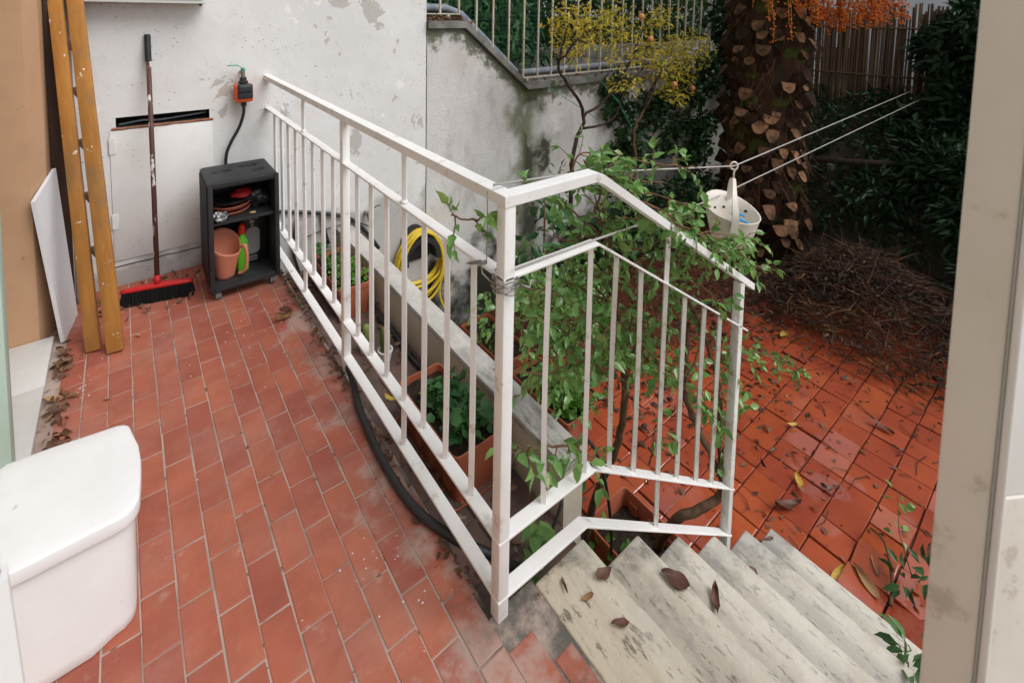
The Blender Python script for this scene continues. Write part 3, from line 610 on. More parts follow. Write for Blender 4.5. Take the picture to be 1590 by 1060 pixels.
# painted hatch door
mm = MB(); mm.bbox(-.062, .394, WY-.006, WY+.004, .135, .832, .003, 2); mm.build('hatch_door', M['hatch'], bw, 40)
mm = MB(); mm.bbox(.36, .397, WY-.010, WY-.001, .20, .83, .002, 1); 
for z0, z1 in ((.71, .80), (.31, .39)):
    mm = MB(); mm.bbox(-.066, -.040, WY-.010, WY-.0055, z0, z1, .001, 1); mm.build('hinge_plate', M['hatch'], bw, 40)
# crack in the plaster at floor height: a thin recessed groove strip of raw plaster
mm = MB(); mm.tube([(-.09+.042*i, WY-.0005, .104+.006*mnoise.noise(Vector((i*.9, 1, 5)))) for i in range(14)], .0028, n=5); mm.build('crack', M['void'], bw)
# ---- garden retaining wall
prof = [(1.784, 1.345), (2.095, 1.345), (2.757, .80), (9.5, .78)]
m_ = MB(); F = [(x, WY+.004, z) for x, z in prof]; B_ = [(x, WY+.30, z) for x, z in prof]
Fb = [(x, WY+.004, GZ-.05) for x, z in prof]; Bb = [(x, WY+.30, GZ-.05) for x, z in prof]
vs = F+B_+Fb+Bb; fs = []
for i in range(3): fs += [(i, i+1, 8+i+1, 8+i), (i, 4+i, 5+i, i+1), (4+i, 12+i, 13+i, 5+i)]
fs += [(0, 8, 12, 4), (3, 7, 15, 11)]
m_.add(vs, fs); rw = m_.build('retaining_wall', M['render']); tag(rw, 'grey stained garden wall with a mossy dark streak beneath a stepped coping', 'wall')
def coping(pts):
    mm = MB(); a = [Vector((x, 0, z)) for x, z in pts]; rings = []
    for q in a: rings.append([Vector((q.x, WY-.035, q.z)), Vector((q.x, WY+.33, q.z)), Vector((q.x, WY+.33, q.z+.055)), Vector((q.x, WY-.035, q.z+.055))])
    mm.loft(rings); mm.build('coping', M['coping'], rw)
coping([(1.780, 1.3455), (2.105, 1.3455)]); coping([(2.106, 1.3455), (2.765, .8045)]); coping([(2.766, .8045), (9.5, .7845)])
# crack between the walls
# ---- upper garden behind
m_ = MB(); m_.box(1.79, 20, WY+.34, 20, GZ-.05, .78); m_.box(-3, 1.789, WY+.31, 20, GZ-.05, 1.3); ug = struct(m_.build('upper_garden', M['earth']))
# ---- fence on the coping
fe = thing('iron_fence', 'rusty cream iron bar fence standing on the stepped garden wall', 'fence', (2.1, WY+.10, 1.4))
fl = fe.location
def rel(q): return Vector(q)-fl
FY = WY+.10
def railz(x): return 1.452 if x < 2.115 else max(.885, 1.452-(x-2.115)*.853)
mm = MB(); mm.sweep([rel(q) for q in ((1.80, FY, 1.452), (2.115, FY, 1.452), (2.783, FY, .885), (7.0, FY, .885))], .03, .008); mm.build('bottom_rail', M['fence'], fe)
mm = MB(); mm.sweep([rel(q) for q in ((1.80, FY, 2.35), (7.0, FY, 2.35))], .035, .012); mm.build('top_rail', M['fence'], fe)
for i in range(28):
    x = 1.95+.1715*i
    mm = MB(); mm.bbox(-.008, .008, -.008, .008, railz(x)+.002, 2.345, .003, 1); o = mm.build('bar', M['fence'], fe, 40, rel((x, FY, 0))); 
for x in (2.02, 2.85, 4.2, 5.6): 
    mm = MB(); mm.box(-.012, .012, -.012, .012, max(.83, railz(x)-.06) if x > 2.1 else 1.40, railz(x)-.004); mm.build('foot', M['fence'], fe, None, rel((x, FY, 0)))
pp = MB(); pp.tube([(1.83, WY+.2, 1.50), (2.05, WY+.2, 1.50), (2.2, WY+.2, 1.45), (2.80, WY+.2, .93)], .032, n=10); pp.tube([(2.86, WY+.2, .92), (3.4, WY+.2, .925), (7, WY+.2, .92)], .03, n=10)
o = pp.build('pipe', M['pvc'], None, 40); tag(o, 'grey plastic pipe running along the coping behind the fence bars', 'pipe')
# white thin post at the fence end
t = thing('utility_post', 'thin white post with a small box beside the palm trunk', 'post', (5.98, WY+.12, .84))
mm = MB(); mm.tube([(0, 0, 0), (.02, 0, 1.6)], .02, n=8); mm.build('post', M['white_door'], t, 40)
mm = MB(); mm.bbox(-.07, .07, -.05, .03, .36, .46, .01, 2); mm.build('junction_box', M['white_door'], t, 40)

# ---- parapet of the channel
m_ = MB(); m_.box(1.105, 1.195, 1.055, WY-.001, GZ-.05, -.032); pw = m_.build('parapet', M['parapet']); tag(pw, 'low cream parapet between the planter channel and the garden', 'wall')
mm = MB(); mm.bbox(1.098, 1.204, 1.047, WY-.001, -.031, 0, .006, 2); mm.build('cap', M['cap'], pw, 40)
# ---- doorway of the house at the left: jamb, threshold, facade
m_ = MB(); out = [(-1.4, 2.85), (-.318, 2.85), (-.278, 2.955), (-.278, WY-.002), (-1.4, WY-.002)]
m_.loft([[Vector((x, y, z)) for x, y in out] for z in (0, 3.2)]); o = m_.build('door_jamb', M['orange']); tag(o, 'peach painted wall end beside the wooden ladder', 'wall')
m_ = MB(); m_.box(-1.2, -.285, 1.2, 2.84, GZ, .004); sl = m_.build('threshold', M['grout']); struct(sl)
for y0, y1 in ((1.55, 2.484), (2.488, 2.846)):
    mm = MB(); mm.bbox(-1.2, -.272, y0, y1, .005, .03, .003, 2); mm.build('marble_slab', M['marble'], sl, 40)
t = thing('door_frame', 'pale green door frame standing on the marble threshold', 'door frame', (-.36, 2.06, .03))
mm = MB(); mm.bbox(-.12, .058, -.03, .03, 0, 2.4, .004, 2); mm.build('jamb_post', M['green_door'], t, 40)
m_ = MB(); m_.box(-4.0, -.42, -3.5, 2.0, GZ, 6.0); m_.box(-4.0, -.42, 2.0, 3.22, 3.25, 6.0); o = m_.build('house_facade', M['facade']); tag(o, 'cream house facade beyond the door frame', 'house')
# shallow white box hung on the wall
t = thing('wall_cabinet', 'white metal cabinet mounted on the wall above the broom', 'cabinet', (.11, WY, 1.497))
mm = MB(); mm.bbox(-.30, .262, -.115, -.002, 0, .62, .006, 2); mm.build('body', M['white_door'], t, 40)
mm = MB(); mm.bbox(-.28, .242, -.123, -.1152, .02, .60, .003, 1); mm.build('door', M['white_door'], t, 40)
mm = MB(); mm.tube([(.235, -.09, -.012), (.235, -.09, .003)], .007, n=8); mm.build('screw', M['darkgrey'], t)

# ================================================================= RAILING
rl = thing('railing', 'white painted iron railing turning the corner down the stair', 'railing', (RX, RY, 0))
ro = rl.location
def rr(*q): return Vector(q)-ro
def rail(name, pts, w, h, mat): mm = MB(); mm.sweep([rr(*q) for q in pts], w, h); o = mm.build(name, M[mat], rl); bv = o.modifiers.new('b', 'BEVEL'); bv.width = .0018; bv.segments = 2; return o
rail('handrail', [(RX, WY, 1.060), (RX, RY, 1.060), (.985, RY, 1.055), (1.012, RY, 1.043), (1.955, RY, .405)], .039, .028, 'white')
rail('upper_rail', [(RX, WY, .872), (RX, RY, .872), (1.005, RY, .862), (1.925, RY, .232)], .034, .008, 'white')
rail('lower_rail', [(RX, WY, .207), (RX, RY, .207), (1.02, RY, .190), (1.885, RY, -.428)], .036, .008, 'white')
rail('kick_rail', [(RX, WY, .052), (RX, RY, .052), (.99, RY, .036), (1.885, RY, -.630)], .036, .008, 'white')
def lin(x, a, b): return a[1]+(b[1]-a[1])*(x-a[0])/(b[0]-a[0])
def sl_up(x): return .862 if x < 1.005 else lin(x, (1.005, .862), (1.925, .232))
def sl_lo(x): return .195 if x < 1.02 else lin(x, (1.02, .190), (1.885, -.428))
def sl_top(x): return 1.04 if x < 1.012 else lin(x, (1.012, 1.043), (1.955, .405))-.018
def sl_kick(x): return .04 if x < .99 else lin(x, (.99, .036), (1.885, -.630))
welds = MB()
def bar(name, x, y, z0, z1, w, mat='white'):
    mm = MB(); mm.bbox(-w/2, w/2, -w/2, w/2, z0, z1, w*.16, 2)
    if name == 'baluster':
        bx, by, ph = random.gauss(0, .0016), random.gauss(0, .0016), random.uniform(.3, .7); mm2 = MB(); k = 7
        mm2.tube([(bx*math.sin(PI*t/k), by*math.sin(PI*t/k), z0+(z1-z0)*t/k) for t in range(k+1)], w*.72, n=4)
        mm = mm2
        for zz, sg in ((z0, 1), (z1, -1)):
            for q in range(3):
                a = random.uniform(0, 6.28); c = rr(x, y, 0)+Vector((math.cos(a)*w*.45, math.sin(a)*w*.45, zz+sg*random.uniform(0, .004))); welds.ball(c, random.uniform(.003, .0055), 1, sc=(1, 1, .8))
    return mm.build(name, M[mat], rl, 40, rr(x, y, 0))
bar('post', RX, RY, -.006, 1.047, .034); bar('post', RX, 1.922, -.10, 1.047, .032); bar('post', 1.862, RY, -.715, sl_top(1.862)+.004, .034, 'whiteold')
ys = [.999, 1.131, 1.262, 1.394, 1.526, 1.658, 1.79, 2.062, 2.20, 2.345, 2.49, 2.632, 2.775, 2.92, 3.06]
for y in ys:
    full = abs(y-1.394) < .01 or abs(y-2.49) < .01
    if full:
        bar('baluster', RX, y, .056, 1.046, .0135)
        mm = MB(); mm.lathe([(.008, 0), (.014, .002), (.012, .008), (.007, .014)], n=10); mm.build('weld', M['white'], rl, True, rr(RX, y, .876))
    else: bar('baluster', RX, y, .211, .868, .0135)
for x in (.832, .988, 1.10, 1.22, 1.36, 1.474, 1.606, 1.722):
    full = x == 1.36; mt = 'white' if x < 1.0 else 'whiteold'
    bar('baluster', x, RY, sl_kick(x)+.004 if full else sl_lo(x)+.002, sl_top(x) if full else sl_up(x)-.004, .0135, mt)
stuff(welds.build('welds', M['whiteold'], rl, True))
# wire bound round the corner post
w_ = thing('wire_binding', 'rusty wire wound round the corner post of the railing', 'wire', (RX, RY, .86))
mm = MB(); pts = []
for i in range(90):
    a = i/90*2*PI*5.5; r = .030+.004*math.sin(i*1.7); pts.append((r*math.cos(a), r*math.sin(a), -.02+i/90*.035+.003*math.sin(i*.9)))
mm.tube(pts, .0019, n=5); mm.build('coil', M['steel'], w_, True)
mm = MB(); mm.tube([(-.03, .01, .0), (-.045, .03, .02), (-.03, .06, .035), (-.06, .075, .03)], .0022, n=5); mm.build('wire_end', M['steel'], w_, True)
mm = MB(); mm.tube([(.03, -.02, -.01), (.05, -.03, -.02), (.058, -.025, -.006), (.07, -.03, -.012)], .0035, n=6); mm.build('wire_end', M['steel'], w_, True)
mm = MB(); mm.tube([(-.045, .085, .022), (-.01, .06, .024)], .0042, n=6); mm.build('peg_bolt', M['steel'], w_, True)
mm = MB(); mm.tube([(-.012, .06, .02), (-.014, .055, .12), (-.02, .05, .205), (.0, .045, .218)], .0014, n=5); mm.build('tie', M['line'], w_, True)

# washing lines
def washing_line(pts, label):
    mm = MB(); mm.tube(pts, .0032, n=6); o = mm.build('washing_line', M['line'], None, True); tag(o, label, 'washing line'); return o
L1 = D['line1']; L2 = D['line2']
washing_line([Vector(L1[0])+Vector((-.03, .02, 0)), Vector((1.0, .95, 1.035)), L1[1], L1[2]], 'upper grey washing line tied at the railing top and holding the peg basket')
washing_line([L2[0], L2[1], L2[2], L2[3]], 'lower grey washing line passing behind the peg basket handle')

# peg basket
rg = Vector(D['ring'])
t = thing('peg_basket', 'cream plastic peg basket hanging from the washing line', 'basket', tuple(rg))
BT, BB = -.185, -.36; ax = Vector((.78, -.626, 0)); ay = Vector((.626, .78, 0))
def bp(u, v, z): return ax*u+ay*v+Vector((0, 0, z))
rings = []; N = 28
def brim(a): return BT-.006*math.cos(2*a-.4)-.018*math.cos(a+.3)+.026*math.sin(a)-.010
prof = [(.45, 0, 1), (.62, .0, 1), (.74, .22, 1), (.88, .6, 1), (.985, .96, 1), (1.01, 1, 1), (.965, 1, 1), (.86, .6, 1), (.70, .22, 1), (.58, .05, 1)]
for s_, h_, _ in prof:
    ring = []
    for j in range(N):
        a = 2*PI*j/N; z = BB+(brim(a)-BB)*h_+(.006 if (s_ == .58) else 0); ring.append(bp(.122*s_*math.cos(a), .118*s_*math.sin(a), z))
    rings.append(ring)
mm = MB(); mm.loft(rings); mm.build('tub', M['basket'], t, True)
mm = MB(); hp = [bp(-.035, -.107, BT-.085), bp(-.037, -.118, BT+.0), bp(-.03, -.085, BT+.07), bp(-.005, -.02, BT+.118), bp(0, 0, BT+.125), bp(.006, .03, BT+.11), bp(.03, .09, BT+.04), bp(.04, .108, BT-.03)]
hp = smooth_path(hp, 5); rs_ = []
for i, q in enumerate(hp):
    tt = (hp[min(i+1, len(hp)-1)]-hp[max(0, i-1)]).normalized(); k = .007+.012*abs(2*i/(len(hp)-1)-1)**1.5; n2 = ax.cross(tt).normalized()
    rs_.append([q+ax*k+n2*.0025, q-ax*k+n2*.0025, q-ax*k-n2*.0025, q+ax*k-n2*.0025])
mm.loft(rs_); mm.build('handle', M['basket'], t, 50)
mm = MB(); mm.tube([bp(0, 0, BT+.122), bp(0, 0, -.03), bp(.004, 0, -.018)]+[bp(.016*math.sin(a), .004*a/6, -.018*math.cos(a)) for a in [PI*.25+q*.4 for q in range(15)]], .0042, n=7); mm.build('hook', M['basket'], t, True)
mm = MB()
for a in (.55, 1.0, 1.5, 1.95, 2.5): 
    q = bp(.1085*math.cos(a), .105*math.sin(a), BT-.050); nn = bp(math.cos(a), math.sin(a), 0).normalized(); mm.tube([q-nn*.006, q+nn*.0015], .006, n=8)
mm.build('vent_hole', M['void'], t)
for k in range(6):
    o = MB(); o.bbox(-.005, .005, -.022, .022, -.004, .004, .0015, 1)
    pg = o.build('clothes_peg', M['blue'], None, 40, rg+bp(random.uniform(-.01, .06), random.uniform(-.05, .05), BT-.070+.011*k*.5)); pg.rotation_euler = (random.uniform(-.5, .5), random.uniform(-.4, .4), random.uniform(0, 3)); tag(pg, 'blue plastic clothes peg lying in the cream basket', 'clothes peg', 'pegs in the basket')

# ================================================================= TERRACE THINGS
# white lidded bin, lower left
t = thing('lidded_bin', 'white plastic bin with a bowed lid standing on the terrace tiles', 'bin', (-.14, 1.54, 0))
def outline(sx=1., inset=0.):
    pts = [(-.155, -.155), (-.05, -.160), (.05, -.158)]
    pts += [(.095+.045*math.sin(a), -.113-.045*math.cos(a)+.0) for a in (0.0, .4, .8, 1.2, 1.5)]
    pts += [(.144, -.06), (.146, 0), (.142, .06), (.130, .115)]
    pts += [(.088+.038*math.cos(a), .135+.038*math.sin(a)) for a in (.1, .5, .9, 1.3)]
    pts += [(.05, .178), (-.05, .192), (-.13, .195), (-.155, .175)]
    c = Vector((-.01, .01)); r = []
    for x, y in pts: 
        d = Vector((x, y))-c; l = d.length; d = d*(max(0, l-inset)/l); r.append(c+d)
    return r
mm = MB(); rings = []
for z, ins in ((0, .026), (.006, .020), (.03, .018), (.262, .016), (.268, .016)):
    rings.append([Vector((q.x, q.y-(.03 if q.y < -.05 else 0)*(1-z/.27)*(1 if q.x < .08 else .35), z)) for q in outline(1, ins)])
mm.loft(rings); mm.build('body', M['bin'], t, 50)
mm = MB(); rings = []
for z, ins in ((.264, .004), (.266, .0005), (.269, 0), (.291, 0), (.2955, .0015), (.2985, .006), (.3005, .014), (.304, .06)): rings.append([Vector((q.x, q.y, z)) for q in outline(1, ins)])
mm.loft(rings); mm.build('lid', M['bin'], t, 28)

# shelf unit
sx0, sx1, sy0, sy1, sz0, sz1 = .315, .628, 2.755, 3.07, .052, .612
cx, cy = (sx0+sx1)/2, (sy0+sy1)/2
t = thing('shelf_unit', 'black plastic shelf trolley with two compartments against the white wall', 'shelf', (cx, cy, 0))
def lb(name, x0, x1, y0, y1, z0, z1, mat='blackp', b=.004, par=t): mm = MB(); mm.bbox(x0-cx, x1-cx, y0-cy, y1-cy, z0, z1, b, 2); return mm.build(name, M[mat], par, 40)
lb('back_panel', sx0+.012, sx1-.012, sy1-.012, sy1, sz0+.012, sz1-.012)
s1 = lb('side_panel', sx0+.003, sx0+.014, sy0+.006, sy1-.001, sz0+.004, sz1-.004); s2 = lb('side_panel', sx1-.014, sx1-.003, sy0+.006, sy1-.001, sz0+.004, sz1-.004)
for sp_, xx in ((s1, sx0-.003), (s2, sx1+.003)):
    for k in range(7):
        y = sy0+.045+k*.04; mm = MB(); mm.bbox(xx-.007-cx, xx+.007-cx, y-.010-cy, y+.010-cy, sz0+.02, sz1-.016, .004, 2); mm.build('rib', M['blackp'], sp_, 40)
lb('bottom_panel', sx0+.004, sx1-.004, sy0+.005, sy1-.002, sz0, sz0+.02); lb('shelf_board', sx0+.014, sx1-.014, sy0+.012, sy1-.012, .385, .400)
# top with three finger dents
mm = MB(); nx_, ny_ = 30, 24; hw, hd = (sx1-sx0)/2+.004, (sy1-sy0)/2+.002; vs = []
dents = [(-.075, .02, .042, .02), (.055, .055, .042, .02), (.085, -.045, .03, .012)]
for j in range(ny_+1):
    for i in range(nx_+1):
        x = -hw+2*hw*i/nx_; y = -hd+2*hd*j/ny_; z = sz1
        for dx, dy, rx, ry in dents:
            q = ((x-dx)/rx)**2+((y-dy)/ry)**2
            if q < 1.3: z -= .022*max(0, min(1, (1.3-q)*1.6))
        e = min(hw-abs(x), hd-abs(y)); z -= .008*(1-min(1, e/.012))**2
        vs.append((x, y, z))
fs = [(j*(nx_+1)+i, j*(nx_+1)+i+1, (j+1)*(nx_+1)+i+1, (j+1)*(nx_+1)+i) for j in range(ny_) for i in range(nx_)]
b0 = len(vs); mm.add(vs, fs)
edge_ = [(i, 0) for i in range(nx_+1)]+[(nx_, j) for j in range(1, ny_+1)]+[(i, ny_) for i in range(nx_-1, -1, -1)]+[(0, j) for j in range(ny_-1, 0, -1)]
top_ = [Vector(vs[j*(nx_+1)+i]) for i, j in edge_]; mm.loft([top_, [Vector((q.x, q.y, sz1-.03)) for q in top_]], cap0=False)
mm.build('top_panel', M['blackp'], t, 60)
# front rim frame
for nm, d in (('front_rim', (sx0-.006, sx0+.016, sy0-.006, sy0+.006, sz0-.004, sz1-.002)), ('front_rim', (sx1-.016, sx1+.006, sy0-.006, sy0+.006, sz0-.004, sz1-.002)), ('front_rim', (sx0+.0165, sx1-.0165, sy0-.005, sy0+.0045, sz1-.028, sz1-.004)), ('front_rim', (sx0+.0165, sx1-.0165, sy0-.005, sy0+.0045, sz0-.003, sz0+.018))): lb(nm, *d)
for x, y in ((sx0+.03, sy0+.03), (sx1-.03, sy0+.03), (sx0+.03, sy1-.03), (sx1-.03, sy1-.03)):
    mm = MB(); mm.tube([(x-cx-.012, y-cy, .024), (x-cx+.012, y-cy, .024)], .024, n=16); w1 = mm.build('castor', M['castor'], t, 40)
    mm = MB(); mm.bbox(x-cx-.018, x-cx+.018, y-cy-.012, y-cy+.012, .03, .052, .003, 1); mm.build('fork', M['blackp'], w1, 40)
# things on the shelf
for k, (r, lab) in enumerate(((.098, 'lower terracotta plant saucer in the stack on the shelf'), (.094, 'upper terracotta plant saucer stacked on the other on the shelf'))):
    z = .401+.026*k; mm = MB(); mm.lathe([(r*.8, 0), (r*.97, .018), (r, .024), (r-.004, .024), (r*.78, .006)], n=40); o = mm.build('saucer', M['saucer'], None, True, (.425+.004*k, 2.90, z)); tag(o, lab, 'saucer')
mm = MB(); mm.lathe([(.07, 0), (.088, .014), (.09, .017), (.086, .017), (.066, .004)], n=40); o = mm.build('dish', M['blackg'], None, True, (.43, 2.905, .4535)); tag(o, 'glossy black dish on top of the terracotta saucers', 'dish')
def crumple(name, r, mat, loc, sc, lab, cat, amp=.35, sub=3, fr=3.0):
    bm = bmesh.new(); bmesh.ops.create_icosphere(bm, subdivisions=sub, radius=r)
    for q in bm.verts:
        n1 = mnoise.noise(q.co*fr/r*.5+Vector(loc)*7); n2 = abs(mnoise.noise(q.co*fr/r*1.3+Vector(loc)*3)); q.co *= 1+amp*n1-amp*.6*n2
        q.co = Vector((q.co.x*sc[0], q.co.y*sc[1], q.co.z*sc[2]))
    me = bpy.data.meshes.new(name); bm.to_mesh(me); bm.free(); me.materials.append(M[mat]); o = put(name, me, None, loc); tag(o, lab, cat); return o
crumple('foil_ball', .034, 'foil', (.362, 2.785, .426), (1.15, .9, .75), 'crumpled silver foil ball at the front left of the shelf', 'foil', .5, 4)
crumple('cloth', .05, 'red', (.487, 2.895, .486), (1.15, .8, .5), 'crumpled red cloth on the black dish', 'cloth', .4)
crumple('plastic_bag', .062, 'bag', (.560, 2.895, .452), (.95, .95, .88), 'crumpled black plastic bag at the right of the shelf', 'bag', .4, 4, 2.2)
crumple('wood_chip', .012, 'chip', (.515, 2.80, .407), (1.3, .7, .5), 'small pale wood chip at the shelf edge', 'wood chip', .3, 2)
# salmon jug with a folded lip
t = thing('jug', 'salmon pink plastic jug in the lower shelf compartment', 'jug', (.390, 2.855, .074))
mm = MB(); n = 32
def jr(h, a, ins=0):
    r = (.044+.028*h)-ins; lip = 1+.30*h*math.exp(-((a+1.0)/.40)**2)
    zt = .19+.05*math.cos(a-1.9)*1.0 if h >= 1 else .19*h
    return Vector((r*lip*math.cos(a), r*lip*.95*math.sin(a), zt if h >= 1 else (.19+.05*math.cos(a-1.9))*h))
rings = [[jr(h, -PI+2*PI*j/n) for j in range(n)] for h in (0, .1, .3, .5, .75, .92, 1)]+[[jr(h, -PI+2*PI*j/n, .004) for j in range(n)] for h in (1, .9, .6, .2)]
mm.loft(rings); mm.build('body', M['salmon'], t, True)
mm = MB(); hpts = smooth_path([(.072, -.04, .155), (.085, -.055, .16), (.092, -.06, .10), (.083, -.052, .03), (.055, -.034, .012)], 6); mm.tube(hpts, .010, .008, n=8); mm.build('handle', M['salmon'], t, True)
t = thing('spray_bottle', 'lime green bottle with a red cap beside the salmon jug', 'bottle', (.475, 2.88, .074))
def rrect(hx, hy, r, z, k=4): return [Vector((sx*(hx-r)+r*math.cos(a0+a*PI/2/k), sy*(hy-r)+r*math.sin(a0+a*PI/2/k), z)) for sx, sy, a0 in ((1, 1, 0), (-1, 1, PI/2), (-1, -1, PI), (1, -1, 1.5*PI)) for a in range(k+1)]
mm = MB(); mm.loft([rrect(.026, .022, .01, 0), rrect(.028, .024, .011, .008), rrect(.028, .024, .011, .12), rrect(.024, .02, .012, .16), rrect(.014, .014, .012, .185), rrect(.013, .013, .012, .20)]); mm.build('body', M['lime'], t, 50)
mm = MB(); mm.lathe([(.017, .198), (.019, .202), (.018, .225), (.013, .245), (.006, .252)], n=16); mm.build('cap', M['redcap'], t, True)
t = thing('carton', 'black carton with a pale printed label standing in the shelf', 'carton', (.545, 2.955, .074))
mm = MB(); mm.bbox(-.062, .062, -.03, .03, 0, .272, .004, 2); mm.build('box', M['blackbox'], t, 40)
mm = MB(); mm.loft([[q+Vector((0, 0, 0)) for q in [Vector((a.x, -.0312, a.y)) for a in [Vector((p_.x-.012, p_.y+.125)) for p_ in rrect(.036, .075, .028, 0, 5)]]], [Vector((a.x, -.0300, a.y)) for a in [Vector((p_.x-.012, p_.y+.125)) for p_ in rrect(.036, .075, .028, 0, 5)]]]); mm.build('print_panel', M['label'], t)
mm = MB(); mm.lathe([(.009, 0), (.009, .0012)], n=14, mtx=Matrix.Rotation(PI/2, 4, 'X'), c=(-.012, -.0300, .213)); mm.build('emblem', M['printg'], t)
mm = MB(); mm.box(-.032, .010, -.0308, -.03, .012, .040); mm.build('barcode_panel', M['label'], t)
mm = MB(); xx = -.030
while xx < .006: w = random.choice((.0012, .002, .003)); mm.box(xx, xx+w, -.0313, -.0309, .016, .036); xx += w+random.choice((.0014, .0022))
mm.build('barcode', M['blackbox'], t)
def text(body, size, loc, parent, mat, rot=(PI/2, 0, 0)):
    cu = bpy.data.curves.new('lettering', 'FONT'); cu.body = body; cu.size = size; cu.align_x = 'CENTER'; cu.extrude = .0004
    tmp = bpy.data.objects.new('tmp', cu); COL.objects.link(tmp); bpy.context.view_layer.update()
    me = bpy.data.meshes.new_from_object(tmp.evaluated_get(bpy.context.evaluated_depsgraph_get())); bpy.data.objects.remove(tmp)
    me.materials.clear(); me.materials.append(M[mat]); o = put('lettering', me, parent, loc); o.rotation_euler = rot; return o
text('Forte', .028, (-.012, -.0305, .245), t, 'print'); text('bk', .024, (-.012, -.0305, .226), t, 'print')

# broom
t = thing('broom', 'broom with a red head and black bristles leaning on the white wall', 'broom', (.105, 2.955, 0))
hm = Matrix.Rotation(-.26, 4, 'Z')
mm = MB(); rings = []
for i in range(15):
    u = i/14*2-1; hw = .021*(1-.35*abs(u)**3); ht = .014*(1-.3*abs(u)**2); zc = .078-.006*u*u
    rings.append([hm @ Vector((u*.150, hw*math.cos(a), zc+ht*math.sin(a))) for a in [2*PI*j/12 for j in range(12)]])
mm.loft(rings); mm.build('head', M['red'], t, True)
mm = MB(); mm.tube([(0, .0, .086), (0, .012, .125)], .016, .013, n=12); mm.build('socket', M['red'], t, True)
mm = MB()
for i in range(46):
    for j in range(5):
        u = (i+.5)/46*2-1+random.gauss(0, .004); v = (j/4-.5)*.03; a = hm @ Vector((u*.145, v, .070)); b = hm @ Vector((u*.158+random.gauss(0, .002), v*1.5+random.gauss(0, .002), .003)); mm.tube([a, b], .0028, .0034, n=4)
stuff(mm.build('bristles', M['bristle'], t))
mm = MB(); mm.tube([(0, .010, .115), (.004, .135, .72), (.006, .255, 1.26)], .0112, n=12); mm.build('handle', M['handle'], t, True)
mm = MB(); mm.tube([(.0055, .240, 1.19), (.006, .265, 1.325)], .0145, n=12); mm.lathe([(.0145, 0), (.012, .006), (.004, .008)], c=(.006, .2655, 1.325), n=12); mm.build('grip', M['blackg'], t, 40)

# wooden ladder leaning in the corner
t = thing('stepladder', 'paint splashed wooden stepladder leaning in the corner by the peach wall', 'ladder', (-.09, 2.62, 0))
def stile(b, tp, w, th, name='stile'):
    b, tp = Vector(b), Vector(tp); d = (tp-b).normalized(); sd = Vector((.93, -.36, 0)); sd = (sd-d*sd.dot(d)).normalized(); n_ = d.cross(sd).normalized()
    mt = Matrix((sd, n_, d)).transposed().to_4x4(); mt.translation = b
    mm = MB(); mm.bbox(-w/2, w/2, -th/2, th/2, 0, (tp-b).length, .003, 2); o = mm.build(name, M['ladder'], t, 40); o.matrix_local = Matrix.Translation(-t.location) @ mt; return mt
m1 = stile((-.134, 2.665, .006), (-.236, 3.125, 1.58), .054, .020); m2 = stile((-.060, 2.602, .006), (-.166, 3.105, 1.58), .060, .022)
for s_ in (.42, .66, .90, 1.14, 1.36):
    a = m1 @ Vector((.020, .012, s_)); b = m2 @ Vector((-.024, .012, s_-.03)); d = (b-a); mm = MB(); L_ = d.length
    q = d.to_track_quat('X', 'Z').to_matrix().to_4x4(); q.translation = a; mm.bbox(0, L_, .0, .028, -.014, .014, .002, 1); o = mm.build('step', M['greywood'], t, 40); o.matrix_local = Matrix.Translation(-t.location) @ q
mm = MB(); mm.bbox(-.275, -.215, 3.10, 3.13, 0, 1.75, .003, 1); o = mm.build('board', M['darkwood'], None, 40); tag(o, 'dark brown timber board upright in the corner behind the ladder', 'board')  # dark brown upright strip filling the gap behind the ladder
mm = MB(); mm.bbox(-.213, -.187, 3.14, 3.165, 0, 1.6, .003, 1); o = mm.build('batten', M['greywood'], None, 40); tag(o, 'thin grey batten upright on the wall behind the ladder', 'batten')
# white panel leaning on the wall end
a0, a1 = Vector((-.236, 2.815, .004)), Vector((-.203, 3.03, .004)); b0, b1 = Vector((-.304, 2.812, .655)), Vector((-.250, 3.0, .738))
n_ = (a1-a0).cross(b0-a0).normalized()*.014
mm = MB(); mm.loft([[a0, a1, b1, b0], [q-n_ for q in (a0, a1, b1, b0)]]); o = mm.build('panel', M['whiteboard']); tag(o, 'white laminate panel leaning against the peach wall end', 'panel')

# water timer on the wall tap
t = thing('water_timer', 'orange and grey irrigation timer on the tap with a green lever', 'water timer', (.548, WY, 1.0))
mm = MB(); mm.tube([(0, -.0, .105), (0, -.06, .105)], .009, n=10); mm.tube([(0, -.06, .115), (0, -.06, .055)], .011, n=10); vb = mm.build('valve', M['brass'], t, 40)
mm = MB(); mm.ball((0, -.06, .122), .012, 2); mm.sweep([(0, -.06, .128), (-.028, -.06, .148), (-.078, -.06, .148)], .012, .005); mm.build('lever', M['teal'], t, 40)
mm = MB(); mm.lathe([(.018, .04), (.026, .043), (.026, .055), (.019, .058), (.019, .075), (.017, .077)], c=(0, -.06, 0), n=18); mm.build('collar', M['darkgrey'], t, 40)
mm = MB(); mm.bbox(-.046, .046, -.095, -.018, -.066, .038, .013, 3); mm.build('case', M['orangep'], t, 50)
mm = MB(); mm.bbox(-.036, .043, -.106, -.055, -.045, .040, .009, 3); mm.build('cover', M['darkgrey'], t, 50)
mm = MB(); mm.bbox(-.030, .037, -.113, -.100, -.006, .034, .006, 2); mm.build('flap', M['darkgrey'], t, 50)
mm = MB(); mm.tube([(0, -.06, -.066), (0, -.06, -.092)], .015, n=12); mm.build('connector', M['blackg'], t, 40)
